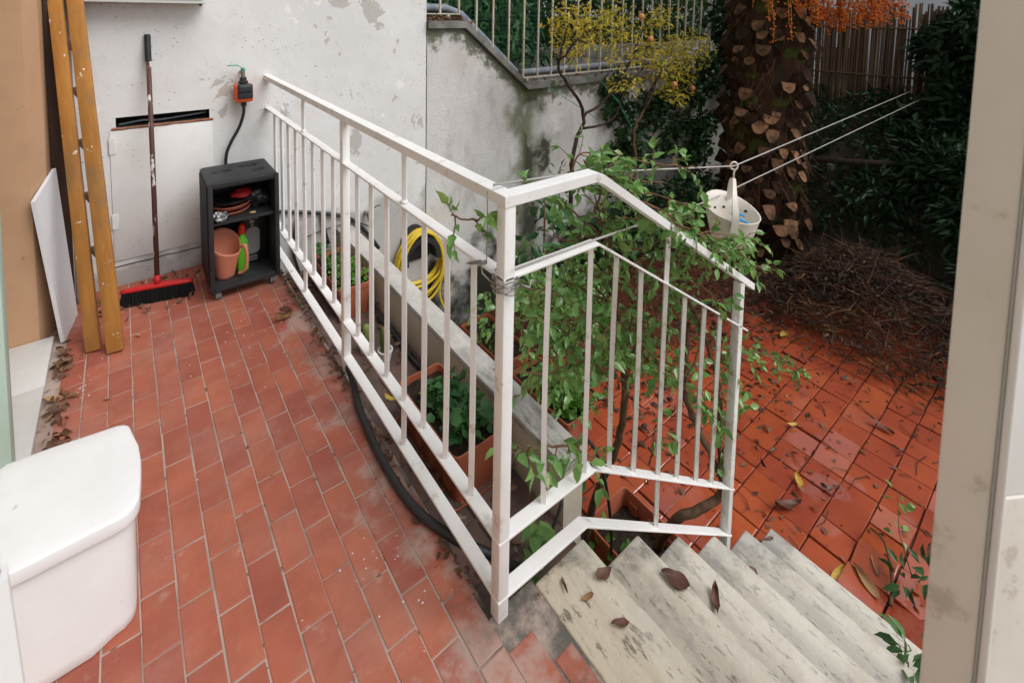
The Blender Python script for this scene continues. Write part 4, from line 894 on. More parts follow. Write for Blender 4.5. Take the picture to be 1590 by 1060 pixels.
mm = MB(); mm.tube(smooth_path([(.548, WY-.06, .91), (.546, WY-.055, .86), (.525, WY-.04, .78), (.48, WY-.03, .69), (.455, WY-.028, .60), (.46, WY-.028, .4), (.6, WY-.02, .25), (.72, WY-.022, .16)]), .0085, n=10); o = mm.build('hose', M['blackg'], None, True); tag(o, 'black irrigation hose running down the wall behind the shelf', 'hose')

# second tap, cables, hose reel on the garden side
t = thing('wall_tap', 'small brass tap on the wall above the parapet', 'tap', (1.30, WY, .06))
mm = MB(); mm.tube([(0, 0, 0), (0, -.05, 0)], .012, n=10); mm.tube([(0, -.045, .012), (.012, -.05, -.05)], .011, n=10); mm.build('body', M['brass'], t, 40)
mm = MB(); mm.tube(smooth_path([(0, -.04, .01), (.03, -.05, .03), (.06, -.05, .045), (.09, -.05, .046)]), .004, n=6); mm.build('lever', M['blackg'], t, True)
labs = ['thick black pipe crossing the wall over the parapet end', 'black pipe branching down into the channel by the parapet', 'black pipe hanging into the leaf filled channel end', 'thin black cable sagging along the wall behind the planter']
for i, (cb, r) in enumerate(zip(D['cab'], (.0125, .011, .009, .004))):
    mm = MB(); mm.tube(smooth_path(cb), r, n=8); o = mm.build('cable' if i == 3 else 'pipe', M['blackg'], None, True); tag(o, labs[i], 'cable' if i == 3 else 'pipe')
hz = [Vector(q) for q in D['hose']]
for i_, q in enumerate(hz[:7]): q.z = (.010, .010, .012, .013, .013, .010, -.02)[i_]
mm = MB(); mm.tube(smooth_path(hz), .0125, n=10); o = mm.build('hose', M['blackg'], None, True); tag(o, 'thick black hose curving along the terrace edge under the railing', 'hose')
h2 = [Vector((1.055, 2.45, -.20))]+[Vector((1.07-.01*(i % 2), 2.3-.24*i, -.207)) for i in range(5)]
mm = MB(); mm.tube(smooth_path(h2), .0125, n=10); o = mm.build('hose', M['blackg'], None, True); tag(o, 'black pipe lying in the channel along the parapet foot', 'hose')
mm = MB(); mm.tube(smooth_path([(.885, 1.0, -.2), (.93, .99, -.14), (.99, .985, -.08), (1.03, .99, -.03)]), .005, n=7); mm.tube([(.985, 1.02, -.12), (.905, .99, -.10)], .013, n=8, mi=1); o = mm.build('drip_line', [M['blackg'], M['pvc']], None, True); tag(o, 'thin black drip line with a pale fitting at the parapet end', 'pipe')
mm = MB(); mm.tube(smooth_path([(1.10, .95, .16), (1.2, 1.0, .02), (1.32, 1.05, -.22), (1.42, 1.1, -.5), (1.62, 1.25, -.9)]), .006, n=7); o = mm.build('drip_line', M['blackg'], None, True); tag(o, 'thin black drip line dropping into the planter below the stair rail', 'pipe')
t = thing('hose_reel', 'black hose holder on the wall with coiled yellow hose', 'hose holder', (1.70, WY, -.30))
mm = MB(); rings = []
for i in range(17):
    a = PI*(1.08-1.16*i/16); c = Vector((.125*math.cos(a)*1.05, -.05, -.06+.135*math.sin(a)))
    er = Vector((math.cos(a), 0, math.sin(a))); rings.append([c+er*.02+Vector((0, -.055, 0)), c+er*.02+Vector((0, .045, 0)), c-er*.016+Vector((0, .045, 0)), c-er*.016+Vector((0, -.055, 0))])
mm.loft(rings); mm.build('cradle', M['blackp'], t, 40)
mm = MB(); rings = []
for i in range(13):
    a = PI*i/12; c = Vector((-.03+.075*math.cos(a), -.012, .075+.085*math.sin(a))); er = Vector((math.cos(a), 0, math.sin(a))); rings.append([c+er*.015+Vector((0, -.01, 0)), c+er*.015+Vector((0, .01, 0)), c-er*.015+Vector((0, .01, 0)), c-er*.015+Vector((0, -.01, 0))])
mm.loft(rings); mm.build('handle', M['blackp'], t, 40)
mm = MB(); mm.bbox(-.13, .10, -.018, -.002, -.10, .10, .02, 2); mm.build('back_plate', M['blackp'], t, 40)
hs_ = thing('garden_hose', 'yellow garden hose coiled over the black wall holder', 'hose', (1.70, WY, -.30))
for k in range(9):
    ph = random.uniform(-.2, .2); rx, rz_ = .185+.018*random.uniform(-1, 1), .235+.045*random.uniform(-1, 1); yk = -.025-.011*(k % 8)-.01*(k//8)
    pts = [(rx*math.cos(a)*(1-.12*math.sin(a))+random.gauss(0, .001), yk+.008*math.sin(2*a+ph), (.135-rz_)+rz_*math.sin(a)+random.gauss(0, .001)) for a in [2*PI*j/40+ph for j in range(41)]]
    mm = MB(); mm.tube(pts, .0095, n=8, cap=False); mm.build('coil', M['yellow'], hs_, True)
mm = MB(); mm.tube(smooth_path([(.175, -.05, -.05), (.19, -.05, -.25), (.17, -.06, -.42), (.22, -.09, -.60), (.2, -.12, -.74)]), .0095, n=8); mm.build('tail', M['yellow'], hs_, True)

# planters
def planter(label, x0, x1, y0, y1, z0, h, rz=0, mat='terrap', group=None, soil=.03):
    cx_, cy_ = (x0+x1)/2, (y0+y1)/2; w, l = (x1-x0)/2, (y1-y0)/2; soil = .09 if 'stair side' in label else soil; t = thing('planter', label, 'planter', (cx_, cy_, z0), group, rz)
    mm = MB(); R_ = lambda k, z: rrect(w*k, l-(1-k)*w, .022*k, z, 3)
    mm.loft([R_(.84, 0), R_(.86, .006), R_(.95, h-.028), R_(1.0, h-.026), R_(1.0, h-.002), R_(.985, h), R_(.94, h), R_(.925, h-.004), R_(.91, h-soil-.03)], cap1=False); mm.build('trough', M[mat], t, 35)
    mm = MB(); nx_, ny_ = 10, 22; vs = [(-w*.92+2*w*.92*i/nx_, -(l-.08*w)+2*(l-.08*w)*j/ny_, h-soil+.008*mnoise.noise(Vector((i*.7+x0*9, j*.7, 1)))) for j in range(ny_+1) for i in range(nx_+1)]
    mm.add(vs, [(j*(nx_+1)+i, j*(nx_+1)+i+1, (j+1)*(nx_+1)+i+1, (j+1)*(nx_+1)+i) for j in range(ny_) for i in range(nx_)]); mm.build('soil', M['soil'], t, True)
    for s_ in (-1, 1):
        for k in range(4):
            yy = -l*.7+k*l*.467; mm = MB(); mm.bbox(s_*w*.885-.006, s_*w*.885+.006, yy-.025, yy+.025, .03, h-.04, .004, 1); mm.build('rib', M[mat], t, 40)
    return t
planter('terracotta trough of clover in the channel near the black shelf', .872, 1.06, 2.54, 3.03, -.221, .185)
planter('terracotta trough with bare dark soil at one end beside the parapet', .842, 1.038, 1.315, 1.76, -.221, .185)
planter('terracotta trough in the garden behind the climber stems', 1.90, 2.15, 1.80, 2.32, GZ+.005, .22)
planter('terracotta trough against the garden wall foot', 1.90, 2.15, 2.40, 2.92, GZ+.005, .22)
planter('terracotta trough at the stair side holding the climber roots', 1.60, 1.885, .93, 1.39, GZ+.005, .22)
mm = MB(); mm.loft([rrect(.105, .235, .02, 0, 3), rrect(.11, .24, .02, .014, 3), rrect(.105, .235, .02, .014, 3), rrect(.10, .23, .02, .004, 3)]); o = mm.build('saucer_tray', M['terrap'], None, 40, (.94, 1.54, -.2225)); tag(o, 'terracotta drip tray under the trough beside the parapet', 'tray')

def plant(name, label, cat, mesh_pts, dirs, L, w, mat, full=True, up=1.2, stems=None, smat='twig', var=.35):
    c = np.mean(mesh_pts, axis=0); zb = mesh_pts[:, 2].min(); t = thing(name, label, cat, (float(c[0]), float(c[1]), float(zb)))
    me = leaf_cloud('foliage', mesh_pts-np.array([c[0], c[1], zb]), dirs, L, w, M[mat], full, up, var); stuff(put('foliage', me, t))
    if stems:
        mm = MB()
        for st, r in stems: mm.tube([Vector(q)-t.location for q in st], r, r*.55, n=5)
        mm.build('stem', M[smat], t, True)
    return t
def patch(x0, x1, y0, y1, z0, z1, n):
    p_ = np.column_stack([rng.uniform(x0, x1, n), rng.uniform(y0, y1, n), z0+(z1-z0)*rng.random(n)**.8]); d = rng.normal(size=(n, 3)); d[:, 2] = np.abs(d[:, 2])*.35; return p_, d
p_, d_ = patch(.89, 1.045, 2.57, 2.88, -.06, .015, 420); plant('clover', 'bright green clover filling the trough near the black shelf', 'plant', p_, d_, .022, .95, 'clover')
p_, d_ = patch(.885, .96, 2.85, 2.98, -.03, .07, 26); plant('seedling', 'broad leaved green seedling at the wall end of the clover trough', 'plant', p_, d_, .05, .85, 'gerleaf')
p_, d_ = patch(.875, 1.03, 1.33, 1.62, -.055, .035, 170); plant('bedding_plant', 'dark green bedding plant in the trough beside the parapet', 'plant', p_, d_, .042, .9, 'gerleaf')
p_, d_ = patch(.885, 1.0, 1.42, 1.68, -.055, -.02, 70); plant('sprout', 'tiny pale sprouts in the bare soil of the parapet trough', 'plant', p_, d_, .016, .8, 'clover')
# cacti in little white pots
for k, (x, y, h, lab) in enumerate(((.905, 2.245, .075, 'short cactus in a small white pot in the channel'), (.955, 2.13, .105, 'taller pale tipped cactus in a small white pot in the channel'))):
    t = thing('potted_cactus', lab, 'cactus', (x, y, -.2145))
    mm = MB(); mm.lathe([(.026, 0), (.033, .045), (.036, .047), (.036, .055), (.031, .055), (.029, .04)], n=18); mm.build('pot', M['white_door'], t, 40)
    mm = MB(); n = 18
    def cr(z, r): return [Vector((r*(1+.16*math.cos(9*2*PI*j/n*1.0))*math.cos(2*PI*j/n), r*(1+.16*math.cos(9*2*PI*j/n))*math.sin(2*PI*j/n), z)) for j in range(n)]
    mm.loft([cr(.04, .017), cr(.06+h*.3, .022), cr(.06+h*.8, .021), cr(.06+h, .014), cr(.065+h, .004)]); mm.build('body', M['cactus'], t, True)

# ================================================================= CLIMBER ON THE STAIR RAIL
cl = thing('climbing_shrub', 'leafy green climber with woody stems trained over the stair railing', 'shrub', tuple(D['trunk1'][0]))
co = cl.location
def stem(path, r0, r1, n=7, mat='bark', name='trunk'):
    sp_ = smooth_path([Vector(q)-co for q in path], 5); sp_ = [q+Vector((random.gauss(0, .003), random.gauss(0, .003), 0)) for q in sp_]
    mm = MB(); mm.tube(sp_, r0, r1, n=n); mm.build(name, M[mat], cl, True)
stem(D['trunk1'], .018, .010); stem(D['trunk2'], .020, .010); stem(D['trunk3'], .011, .006)
tw = MB(); lp, ld = [], []
for br in D['branches']:
    path = smooth_path([Vector(q) for q in br], 6)
    L_ = sum((path[i+1]-path[i]).length for i in range(len(path)-1)); 
    tw.tube([q-co+Vector((random.gauss(0, .004), random.gauss(0, .004), random.gauss(0, .004))) for q in path], .0042, .002, n=5)
    nsub = max(4, int(L_/.034))
    for s_ in range(nsub):
        i = random.randrange(len(path)-1); t0 = (path[i+1]-path[i]).normalized(); q = path[i].lerp(path[i+1], random.random())
        dd = (t0*.6+Vector((random.gauss(0, .8), random.gauss(0, .7), random.gauss(.05, .6)))).normalized(); ln = random.uniform(.035, .11)
        pts = [q]
        for k in range(4):
            dd = (dd+Vector((random.gauss(0, .2), random.gauss(0, .2), random.gauss(-.05, .15)))).normalized(); pts.append(pts[-1]+dd*ln/4)
        tw.tube([p2-co for p2 in pts], .0020, .0010, n=4, cap=False)
        for k in range(1, 5):
            for rep in range(1 if k < 4 else 2):
                lp.append(pts[k]); ld.append((dd+Vector((random.gauss(0, .8), random.gauss(0, .8), random.gauss(-.45, .5)))).normalized())
tw.build('twigs', M['twig'], cl, True)['kind'] = 'stuff'
cam_p = Vector((0, 0, 1.5)); order = sorted(range(len(lp)), key=lambda i: (lp[i]-cam_p).length+random.uniform(0, .5))
lmesh = []
for k in range(5):
    v = LV.copy(); v[:, 0] *= .50+.16*random.random(); v[[1, 3], 1] -= .04; v[[4, 6], 0] *= .8; v[:, 2] *= random.uniform(.6, 1.8); v[7, 0] += random.uniform(-.08, .08); v[[1, 4], 2] *= random.uniform(.5, 1.4)
    lmesh.append(npmesh('leaf', v, LF, M['boug'], True))
for i in order[:300]:
    fr = leaf_frames(np.array([ld[i]]), 1, 1.4)[0]; s_ = random.uniform(.024, .045)
    mt = Matrix([[fr[0][r]*s_, fr[1][r]*s_, fr[2][r]*s_, (lp[i]-co)[r]] for r in range(3)]+[[0, 0, 0, 1]]); put('leaf', random.choice(lmesh), cl, None, mt)
oi = order[300:]
me = leaf_cloud('foliage', np.array([lp[i]-co for i in oi]), np.array([ld[i] for i in oi]), .037, .55, M['bougi'], True, 1.4, .35); stuff(put('foliage', me, cl))

# greenery behind the parapet
bl_ = np.array(D['bigleaf']); pts, dd = [], []
for q in bl_:
    for k in range(7): pts.append(q+rng.normal(size=3)*.07); dd.append(rng.normal(size=3)*np.array([1, 1, .6])+np.array([0, -.3, -.5]))
plant('laurel_bush', 'dark glossy large leaved bush against the garden wall', 'bush', np.array(pts), np.array(dd), .125, .5, 'biglf', True, .8, [([(2.6, 2.85, GZ), (2.62, 2.8, -.5), (2.58, 2.76, 0)], .012), ([(2.5, 2.8, GZ), (2.45, 2.75, -.6), (2.42, 2.72, -.3)], .01)])
p_, d_ = blob_pts([(2.0, 2.05, -.70), (2.0, 2.6, -.66), (2.25, 2.45, -.5), (1.98, 1.9, -.72), (2.1, 2.25, -.45), (2.45, 2.2, -.62), (2.75, 2.5, -.66), (2.4, 2.75, -.5), (3.05, 2.65, -.7)], (.19, .22, .2), 1150, .2); plant('planter_shrub', 'mixed green shrub growing in the garden troughs behind the climber', 'shrub', p_, mound_dirs(d_), .055, .6, 'bougi', True, 1.0)
p_, d_ = patch(1.93, 2.12, 1.82, 2.1, -.87, -.78, 170); plant('clover', 'small round leaved green plant in the garden trough behind the climber', 'plant', p_, d_, .035, .9, 'clover')
p_, d_ = patch(1.35, 1.75, 1.5, 2.8, GZ, -.82, 420); plant('ground_ivy', 'low dark green weeds between the parapet and the troughs', 'plant', p_, d_, .055, .85, 'gerleaf')
p_, d_ = patch(1.55, 1.68, .95, 1.4, GZ+.01, -.80, 55); plant('weed', 'little green weed at the foot of the stair trough', 'plant', p_, d_, .04, .6, 'clover')
p_, d_ = patch(.86, .97, .92, 1.02, -.21, -.03, 26); plant('variegated_sprig', 'small variegated leafy sprig in the channel by the corner post', 'plant', p_, d_, .06, .55, 'bougi')
p_, d_ = blob_pts([(2.62, .42, -.98), (2.70, .36, -.95)], (.05, .05, .08), 30); plant('sprig', 'green sprig growing beside the lifted paving tiles', 'plant', p_, d_, .06, .4, 'biglf')
p_, d_ = blob_pts([(2.95, .53, -.9), (2.85, .5, -.98)], (.04, .04, .06), 18); plant('sprig', 'thin pale green sprig over the broken paving near the white post', 'plant', p_, d_, .035, .6, 'bougi', stems=[([(2.75, .42, GZ), (2.85, .5, -.98), (2.96, .54, -.86)], .003)])
sp2 = D['sprig2'][0]
p_, d_ = blob_pts([(2.05, .32, -.76), (2.09, .30, -.71)], (.05, .05, .05), 44); plant('sprig', 'green leafy shoot rising at the bottom of the stair by the white post', 'plant', p_, d_, .07, .33, 'hedge', stems=[([(2.07, .30, -.885), (2.07, .31, -.74)], .004)])

# ================================================================= GARDEN BEYOND
# pomegranate
t = thing('pomegranate_tree', 'small pomegranate tree with yellow autumn leaves before the fence', 'tree', (3.4, 2.8, GZ))
to = t.location
for i, path in enumerate(D['pom_tr']):
    pth = [Vector(q) for q in path]
    if i in (0, 3): pth = [Vector((pth[0].x+.02, pth[0].y, GZ))]+pth
    mm = MB(); mm.tube([q-to+Vector((random.gauss(0, .008), random.gauss(0, .008), 0)) for q in smooth_path(pth, 5)], (.022, .013, .012, .018, .011, .010, .009)[i], .006, n=7); mm.build('trunk' if i in (0, 3) else 'limb', M['darkbark'] if i != 3 else M['bark'], t, True)
p_, d_ = blob_pts(D['pom_cl'], (.20, .18, .11), 2200, 0); dd = mound_dirs(d_, .5, .35)
tw = MB()
for c_ in D['pom_cl']:
    for k in range(7): a = Vector(c_)-to; tw.tube([a+Vector((random.gauss(0, .05), random.gauss(0, .05), random.gauss(0, .03))), a+Vector((random.gauss(0, .15), random.gauss(0, .12), random.gauss(-.02, .08)))], .003, .0015, n=4)
stuff(tw.build('twigs', M['darkbark'], t))
stuff(put('crown', leaf_cloud('crown', p_-np.array(to), dd, .056, .29, M['pom'], False, .6, .3), t))
for q in D['pom_fr']:
    mm = MB(); mm.ball((0, 0, 0), .03, 2); mm.tube([(0, 0, -.026), (0, 0, -.044)], .008, .013, n=8); mm.build('fruit', M['fruit'], t, True, Vector(q)-to)
mm = MB(); mm.tube([(2.95, WY-.05, .83), (3.35, 2.85, .50)], .0035, n=5); o = mm.build('cord', M['cord_green'], None); tag(o, 'green cord tied from the coping to the left pomegranate trunk', 'cord')
mm = MB(); mm.tube([(3.62, WY-.05, .86), (3.75, 3.0, .62), (3.9, 2.92, .32)], .0035, n=5); o = mm.build('cord', M['cord_green'], None); tag(o, 'green cord hanging from the coping to the right pomegranate stem', 'cord')
# weed on the wall
p_, d_ = blob_pts([(3.02, 3.05, .03), (3.1, 3.1, -.2), (3.05, 3.08, -.38)], (.11, .06, .11), 90, .1); plant('wall_weed', 'wispy green weed growing up the stained garden wall', 'weed', p_, mound_dirs(d_), .075, .25, 'hedge', False, .5, [([(3.1, 3.12, GZ), (3.08, 3.1, -.4), (3.04, 3.06, .1)], .005)])
# ivy on the wall
p_, d_ = blob_pts(D['ivy'], (.22, .09, .17), 3600, .1); t = plant('ivy', 'dark ivy covering the garden wall behind the pomegranate', 'ivy', p_, mound_dirs(d_, .8, .5), .06, .8, 'ivy', False, .4)
p_, d_ = blob_pts([(3.7, 2.9, -.6), (4.1, 2.9, -.55), (4.5, 2.8, -.6), (4.9, 2.8, -.5), (3.3, 2.9, -.8)], (.28, .2, .4), 2600, .2); plant('shrub', 'dark shrub at the wall foot below the ivy', 'shrub', p_, mound_dirs(d_, .8, .4), .075, .5, 'dark', False, .5)
# hedges behind the fence
p_, d_ = blob_pts([(x, 4.0+.1*random.random(), z) for x in (2.1, 2.45, 2.8, 3.1) for z in (1.0, 1.35, 1.7, 2.05)], (.28, .25, .28), 3600, .3); plant('laurel_hedge', 'bright green laurel hedge behind the fence and its green net', 'hedge', p_, mound_dirs(d_, .8, .6), .12, .42, 'hedge', True, .5)
p_, d_ = blob_pts([(x, 5.0+.3*random.random(), z) for x in np.arange(3.3, 9.2, .4) for z in (1.0, 1.45, 1.9, 2.35)], (.42, .38, .42), 11000, .3); plant('far_hedge', 'darker hedge at the back of the upper garden behind the fence', 'hedge', p_, mound_dirs(d_, .8, .5), .13, .38, 'hedge2', False, .5)
p_, d_ = blob_pts([(x, 4.15, z) for x in (3.45, 3.75) for z in (1.1, 1.4, 1.75)], (.2, .16, .2), 420, .2); plant('grey_bush', 'blue green bush standing behind the fence beside the laurel hedge', 'bush', p_, mound_dirs(d_, .9, .4), .13, .25, 'biglf', True, .5)
nt = thing('garden_net', 'green mesh net hung behind the fence bars over the laurel', 'net', (2.6, 3.62, .8)); mm = MB()
for i in range(34): x = -.65+i*.04; mm.tube([(x, 0, 0), (x, 0, 1.6)], .0016, n=3, cap=False)
for i in range(41): z = i*.04; mm.tube([(-.65, 0, z), (.69, 0, z)], .0016, n=3, cap=False)
stuff(mm.build('mesh', M['net'], nt))
m_ = MB(); m_.box(3.2, 9, 4.45, 4.6, .75, 1.02); o = m_.build('garden_kerb', M['coping']); tag(o, 'low dark garden wall across the upper garden behind the fence', 'wall')

# palm
PX, PY = 5.34, 2.33
t = thing('palm_tree', 'thick date palm trunk covered in cut leaf bases with orange fruit', 'palm tree', (PX, PY, GZ))
mm = MB(); mm.lathe([(.42, -.02), (.36, .3), (.33, 1.0), (.34, 2.0), (.38, 3.0), (.38, 3.6), (.2, 3.9)], n=22); mm.build('trunk', M['trunkp'], t, True)
boots = []
for k in range(10):
    mm = MB(); L_ = random.uniform(.15, .27); w0, w1 = random.uniform(.075, .10), random.uniform(.045, .07); th = random.uniform(.05, .075)
    def sec(w, t_, dy, z, cut=0., tw=0.):
        out = []
        for j in range(9):
            a_ = PI*j/8; out.append(Vector((-w*math.cos(a_)+tw*.2*w, dy-t_*math.sin(a_)**.8, z-cut*math.sin(a_)+random.gauss(0, .004))))
        out.append(Vector((0, dy+.008, z))); return out
    cut = random.uniform(.06, .13)
    r0 = sec(w0*1.15, .03, .02, -.10); r1 = sec(w0, th, -.01, L_*.25); r2 = sec(w1*1.1, th, -.06, L_*.7, cut*.5); r3 = sec(w1, th*.9, -.10, L_, cut)
    mm.loft([r0, r1, r2, r3], cap1=False); mm.add(r3, [tuple(range(10))], 1); boots.append(mm.mesh('leaf_base', [M['boot'], M['bootcut']], 40))
nb = 0
for row in range(30):
    for k in range(12):
        if random.random() < .10: continue
        a = 2*PI*(k+.5*(row % 2)+.13*row)/12+random.gauss(0, .09); z = .03+row*.118+random.gauss(0, .03)
        ddx, ddy = math.cos(a), math.sin(a)
        if ddx*(-PX)+ddy*(-PY) < -1.2 or z > 3.5: continue
        if nb >= 300: break
        r = (.29 if z > .5 else .35)+random.gauss(0, .02) ; s_ = random.uniform(.75, 1.2)
        mt = Matrix.Translation((ddx*r, ddy*r, z)) @ Matrix.Rotation(a+PI/2, 4, 'Z') @ Matrix.Rotation(random.gauss(.02, .10), 4, 'X') @ Matrix.Rotation(random.gauss(0, .13), 4, 'Y') @ Matrix.Scale(s_, 4)
        put('leaf_base', random.choice(boots), t, None, mt); nb += 1
# loose fibres
mm = MB()
for k in range(700):
    a = random.uniform(PI*.75, PI*1.85); z = random.uniform(.1, 3.3); r = .40; q = Vector((r*math.cos(a), r*math.sin(a), z)); d = Vector((math.cos(a)*.1, math.sin(a)*.1, -1)); pts = [q]
    for j in range(3): d = d+Vector((random.gauss(0, .35), random.gauss(0, .35), 0)); pts.append(pts[-1]+d.normalized()*random.uniform(.05, .12))
    mm.tube(pts, .003, .0015, n=3, cap=False)
stuff(mm.build('fibres', M['brush'], t))
# crown of fronds, above the frame
fr_v, fr_f, base = [], [], 0
for k in range(20):
    a = k*2.399; el = math.radians(random.uniform(42, 84)); Lf = random.uniform(2.0, 2.7); q = np.array([.25*math.cos(a), .25*math.sin(a), 3.7]); mid = []
    for j in range(16):
        mid.append(q.copy()); el2 = el-j/15*1.35; q = q+np.array([math.cos(a)*math.cos(el2), math.sin(a)*math.cos(el2), math.sin(el2)])*Lf/15
    for j in range(2, 15):
        tdir = mid[j+1]-mid[j]; sd = np.cross(tdir, [0, 0, 1]); sd /= np.linalg.norm(sd)
        for s_ in (-1, 1):
            for h_ in (0, .33, .66):
                c_ = mid[j]+tdir*h_; tip = c_+sd*s_*.34*math.sin(PI*(j+1)/17)+tdir*1.2+np.array([0, 0, -.05]); w_2 = tdir/np.linalg.norm(tdir)*.014
                fr_v += [c_-w_2, c_+w_2, tip]; fr_f.append((base, base+1, base+2)); base += 3
fo = put('fronds', npmesh('fronds', np.array(fr_v), np.array(fr_f), M['frond']), t); stuff(fo)
# fruit bunches
st = MB(); be = MB()
def strand(tip, L_, nb_, spread=0):
    q = Vector(tip)-t.location; top = q+Vector((random.gauss(-.05, .05), random.gauss(.05, .05), L_)); pts = [top.lerp(q, u)+Vector((random.gauss(0, .006), random.gauss(0, .006), 0)) for u in (0, .25, .5, .75, 1)]
    st.tube(pts, .004, .0025, n=4)
    for k in range(nb_):
        u = 1-random.random()**1.3*.85; i = min(3, int(u*4)); c_ = pts[i].lerp(pts[i+1], u*4-i); be.ball(c_+Vector((random.gauss(0, .016), random.gauss(0, .016), random.gauss(0, .006))), random.uniform(.0065, .0105), 1)
for q in D['fruit_tip']: strand(q, .62, 26)
for q in D['fruit']:
    for k in range(7):
        c_ = Vector(q)+Vector((random.gauss(0, .05), random.gauss(0, .06), random.gauss(.03, .07)))
        if Vector(q).x < 4.9: 
            if k < 3: strand(c_, .5, 10)
        else: strand(c_, random.uniform(.35, .6), 34)
stuff(st.build('fruit_stalks', M['stalk'], t)); stuff(be.build('fruits', M['berry'], t, True))

# bank rising to the bamboo fence
m_ = MB(); nx_, ny_ = 26, 44; vs = []
for j in range(ny_+1):
    for i in range(nx_+1):
        x = 4.9+i*.2; y = -5+j*(8.1/ny_); s_ = max(0, min(1, (x-5.3)/1.9)); z = GZ-.055+1.5*(s_*s_*(3-2*s_))+.10*mnoise.noise(Vector((x*1.5, y*1.5, 3)))*min(1, s_*4)
        vs.append((x, y, z))
m_.add(vs, [(j*(nx_+1)+i, j*(nx_+1)+i+1, (j+1)*(nx_+1)+i+1, (j+1)*(nx_+1)+i) for j in range(ny_) for i in range(nx_)])
struct(m_.build('garden_bank', M['bank'], None, True))
def bank_z(x): s_ = max(0, min(1, (x-5.3)/1.9)); return GZ-.05+1.5*(s_*s_*(3-2*s_))
n = 9000; xs = rng.uniform(5.0, 7.4, n); ysn = rng.uniform(-2.2, 2.6, n); zs = np.array([bank_z(x) for x in xs])+rng.random(n)*.22
keep = np.array([mnoise.noise(Vector((a*1.7, b*1.7, 9))) > -.18 for a, b in zip(xs, ysn)]); pb = np.column_stack([xs, ysn, zs])[keep]; db = rng.normal(size=pb.shape); db[:, 0] -= .8
o = put('ground_cover', leaf_cloud('ground_cover', pb, db, .10, .35, M['dark'], False, .6)); stuff(o); tag(o, 'dark fern like ground cover over the bank', 'ground cover')
mm = MB(); mm.tube([(5.95, 2.05, -.10), (6.3, 1.55, -.08), (6.6, 1.0, -.02)], .035, n=8); o = mm.build('log', M['darkbark'], None, True); tag(o, 'dark log lying across the bank below the bamboo fence', 'log')
# bamboo fence
bf = thing('bamboo_fence', 'brown bamboo cane fence on top of the bank behind the palm', 'fence', (7.55, 1.5, .40))
A, Bq = Vector((7.2, 3.1, 0)), Vector((8.1, -1.2, 0)); dv = (Bq-A).normalized(); Lb = (Bq-A).length; mm = MB(); u = 0
while u < Lb:
    r = random.uniform(.010, .017); q = A+dv*u; z1 = 1.62+random.gauss(0, .05)
    if random.random() > .02:
        mm.tube([Vector((q.x-7.55, q.y-1.5, -.45)), Vector((q.x-7.55+random.gauss(0, .015), q.y-1.5+random.gauss(0, .015), z1-.40))], r, n=5)
    u += r*2.1+(random.random() < .05)*.03
u = 0
while u < Lb:
    r = random.uniform(.012, .018); q = A+dv*u+Vector((.06, 0, 0)); z1 = 1.5+random.gauss(0, .09)
    mm.tube([Vector((q.x-7.55, q.y-1.5, -.45)), Vector((q.x-7.55+random.gauss(0, .02), q.y-1.5+random.gauss(0, .02), z1-.40))], r, n=5)
    u += r*2.4+(random.random() < .06)*.04
stuff(mm.build('cane_screen', M['bamboo'], bf))
for z in (.35, .95):
    mm = MB(); q0, q1 = A-Vector((7.55, 1.5, 0)), Bq-Vector((7.55, 1.5, 0)); off = Vector((dv.y, -dv.x, 0))*.03; off = -off if off.x > 0 else off
    mm.tube([q0+off+Vector((0, 0, z)), q1+off+Vector((0, 0, z))], .014, n=6); mm.build('cross_cane', M['bamboo'], bf)
# dark evergreen mass at right
def big_tree(name, label, base, h, blobs, R_, n, L_, w, mat, full=False):
    t = thing(name, label, 'tree' if 'tree' in name else 'shrub', base); b = Vector(base)
    mm = MB(); mm.tube(smooth_path([(0, 0, -.1), (.04, .03, h*.35), (-.03, .02, h*.7)], 4), .07 if h > 2 else .03, .04 if h > 2 else .015, n=9); mm.build('trunk', M['darkbark'], t, True)
    lm = MB()
    for c_ in blobs: q = Vector(c_)-b; lm.tube(smooth_path([(0, 0, h*.4), q*.5+Vector((0, 0, h*.15)), q], 4), .02, .008, n=5)
    lm.build('limbs', M['darkbark'], t, True)
    p_, d_ = blob_pts(blobs, R_, n, .25); stuff(put('crown', leaf_cloud('crown', p_-np.array(b), mound_dirs(d_, .9, .4), L_, w, M[mat], full, .6), t)); return t
big_tree('evergreen_shrub', 'dark feathery evergreen shrub behind the brush heap beside the white post', (6.0, .55, bank_z(6.0)), 1.4, [(5.9, .7, -.3), (5.7, .3, -.5), (6.1, .2, -.1), (6.1, .6, .15), (5.6, -.1, -.6), (6.3, .9, .0), (5.9, -.2, -.1), (5.5, .45, -.75), (6.4, 1.1, -.2), (6.65, 1.25, .0), (6.2, 1.45, -.45), (6.35, .85, -.2)], (.36, .36, .34), 6500, .11, .28, 'dark')
big_tree('evergreen_tree', 'dark evergreen tree overhanging the bamboo fence at the right', (7.3, .35, bank_z(7.3)), 2.4, [(7.1, .55, 1.05), (7.0, .25, 1.25), (7.2, .8, .75), (6.9, .0, .7), (7.0, -.4, 1.2), (6.8, -.6, .6), (6.7, .15, .3), (7.3, 1.15, 1.15), (7.2, 1.0, .6), (7.0, 1.25, .25), (7.35, .9, 1.45)], (.36, .36, .32), 6500, .15, .33, 'dark')
big_tree('laurel_tree', 'broad leaved dark tree spreading above the garden bank', (6.9, -1.6, bank_z(6.9)), 3.2, [(6.3, -.9, 1.5), (6.6, -1.6, 1.9), (6.2, -1.7, 1.3), (7.2, -1.2, 2.2), (6.8, -2.2, 1.7), (7.3, -1.6, 1.6)], (.6, .6, .45), 4500, .18, .36, 'dark')
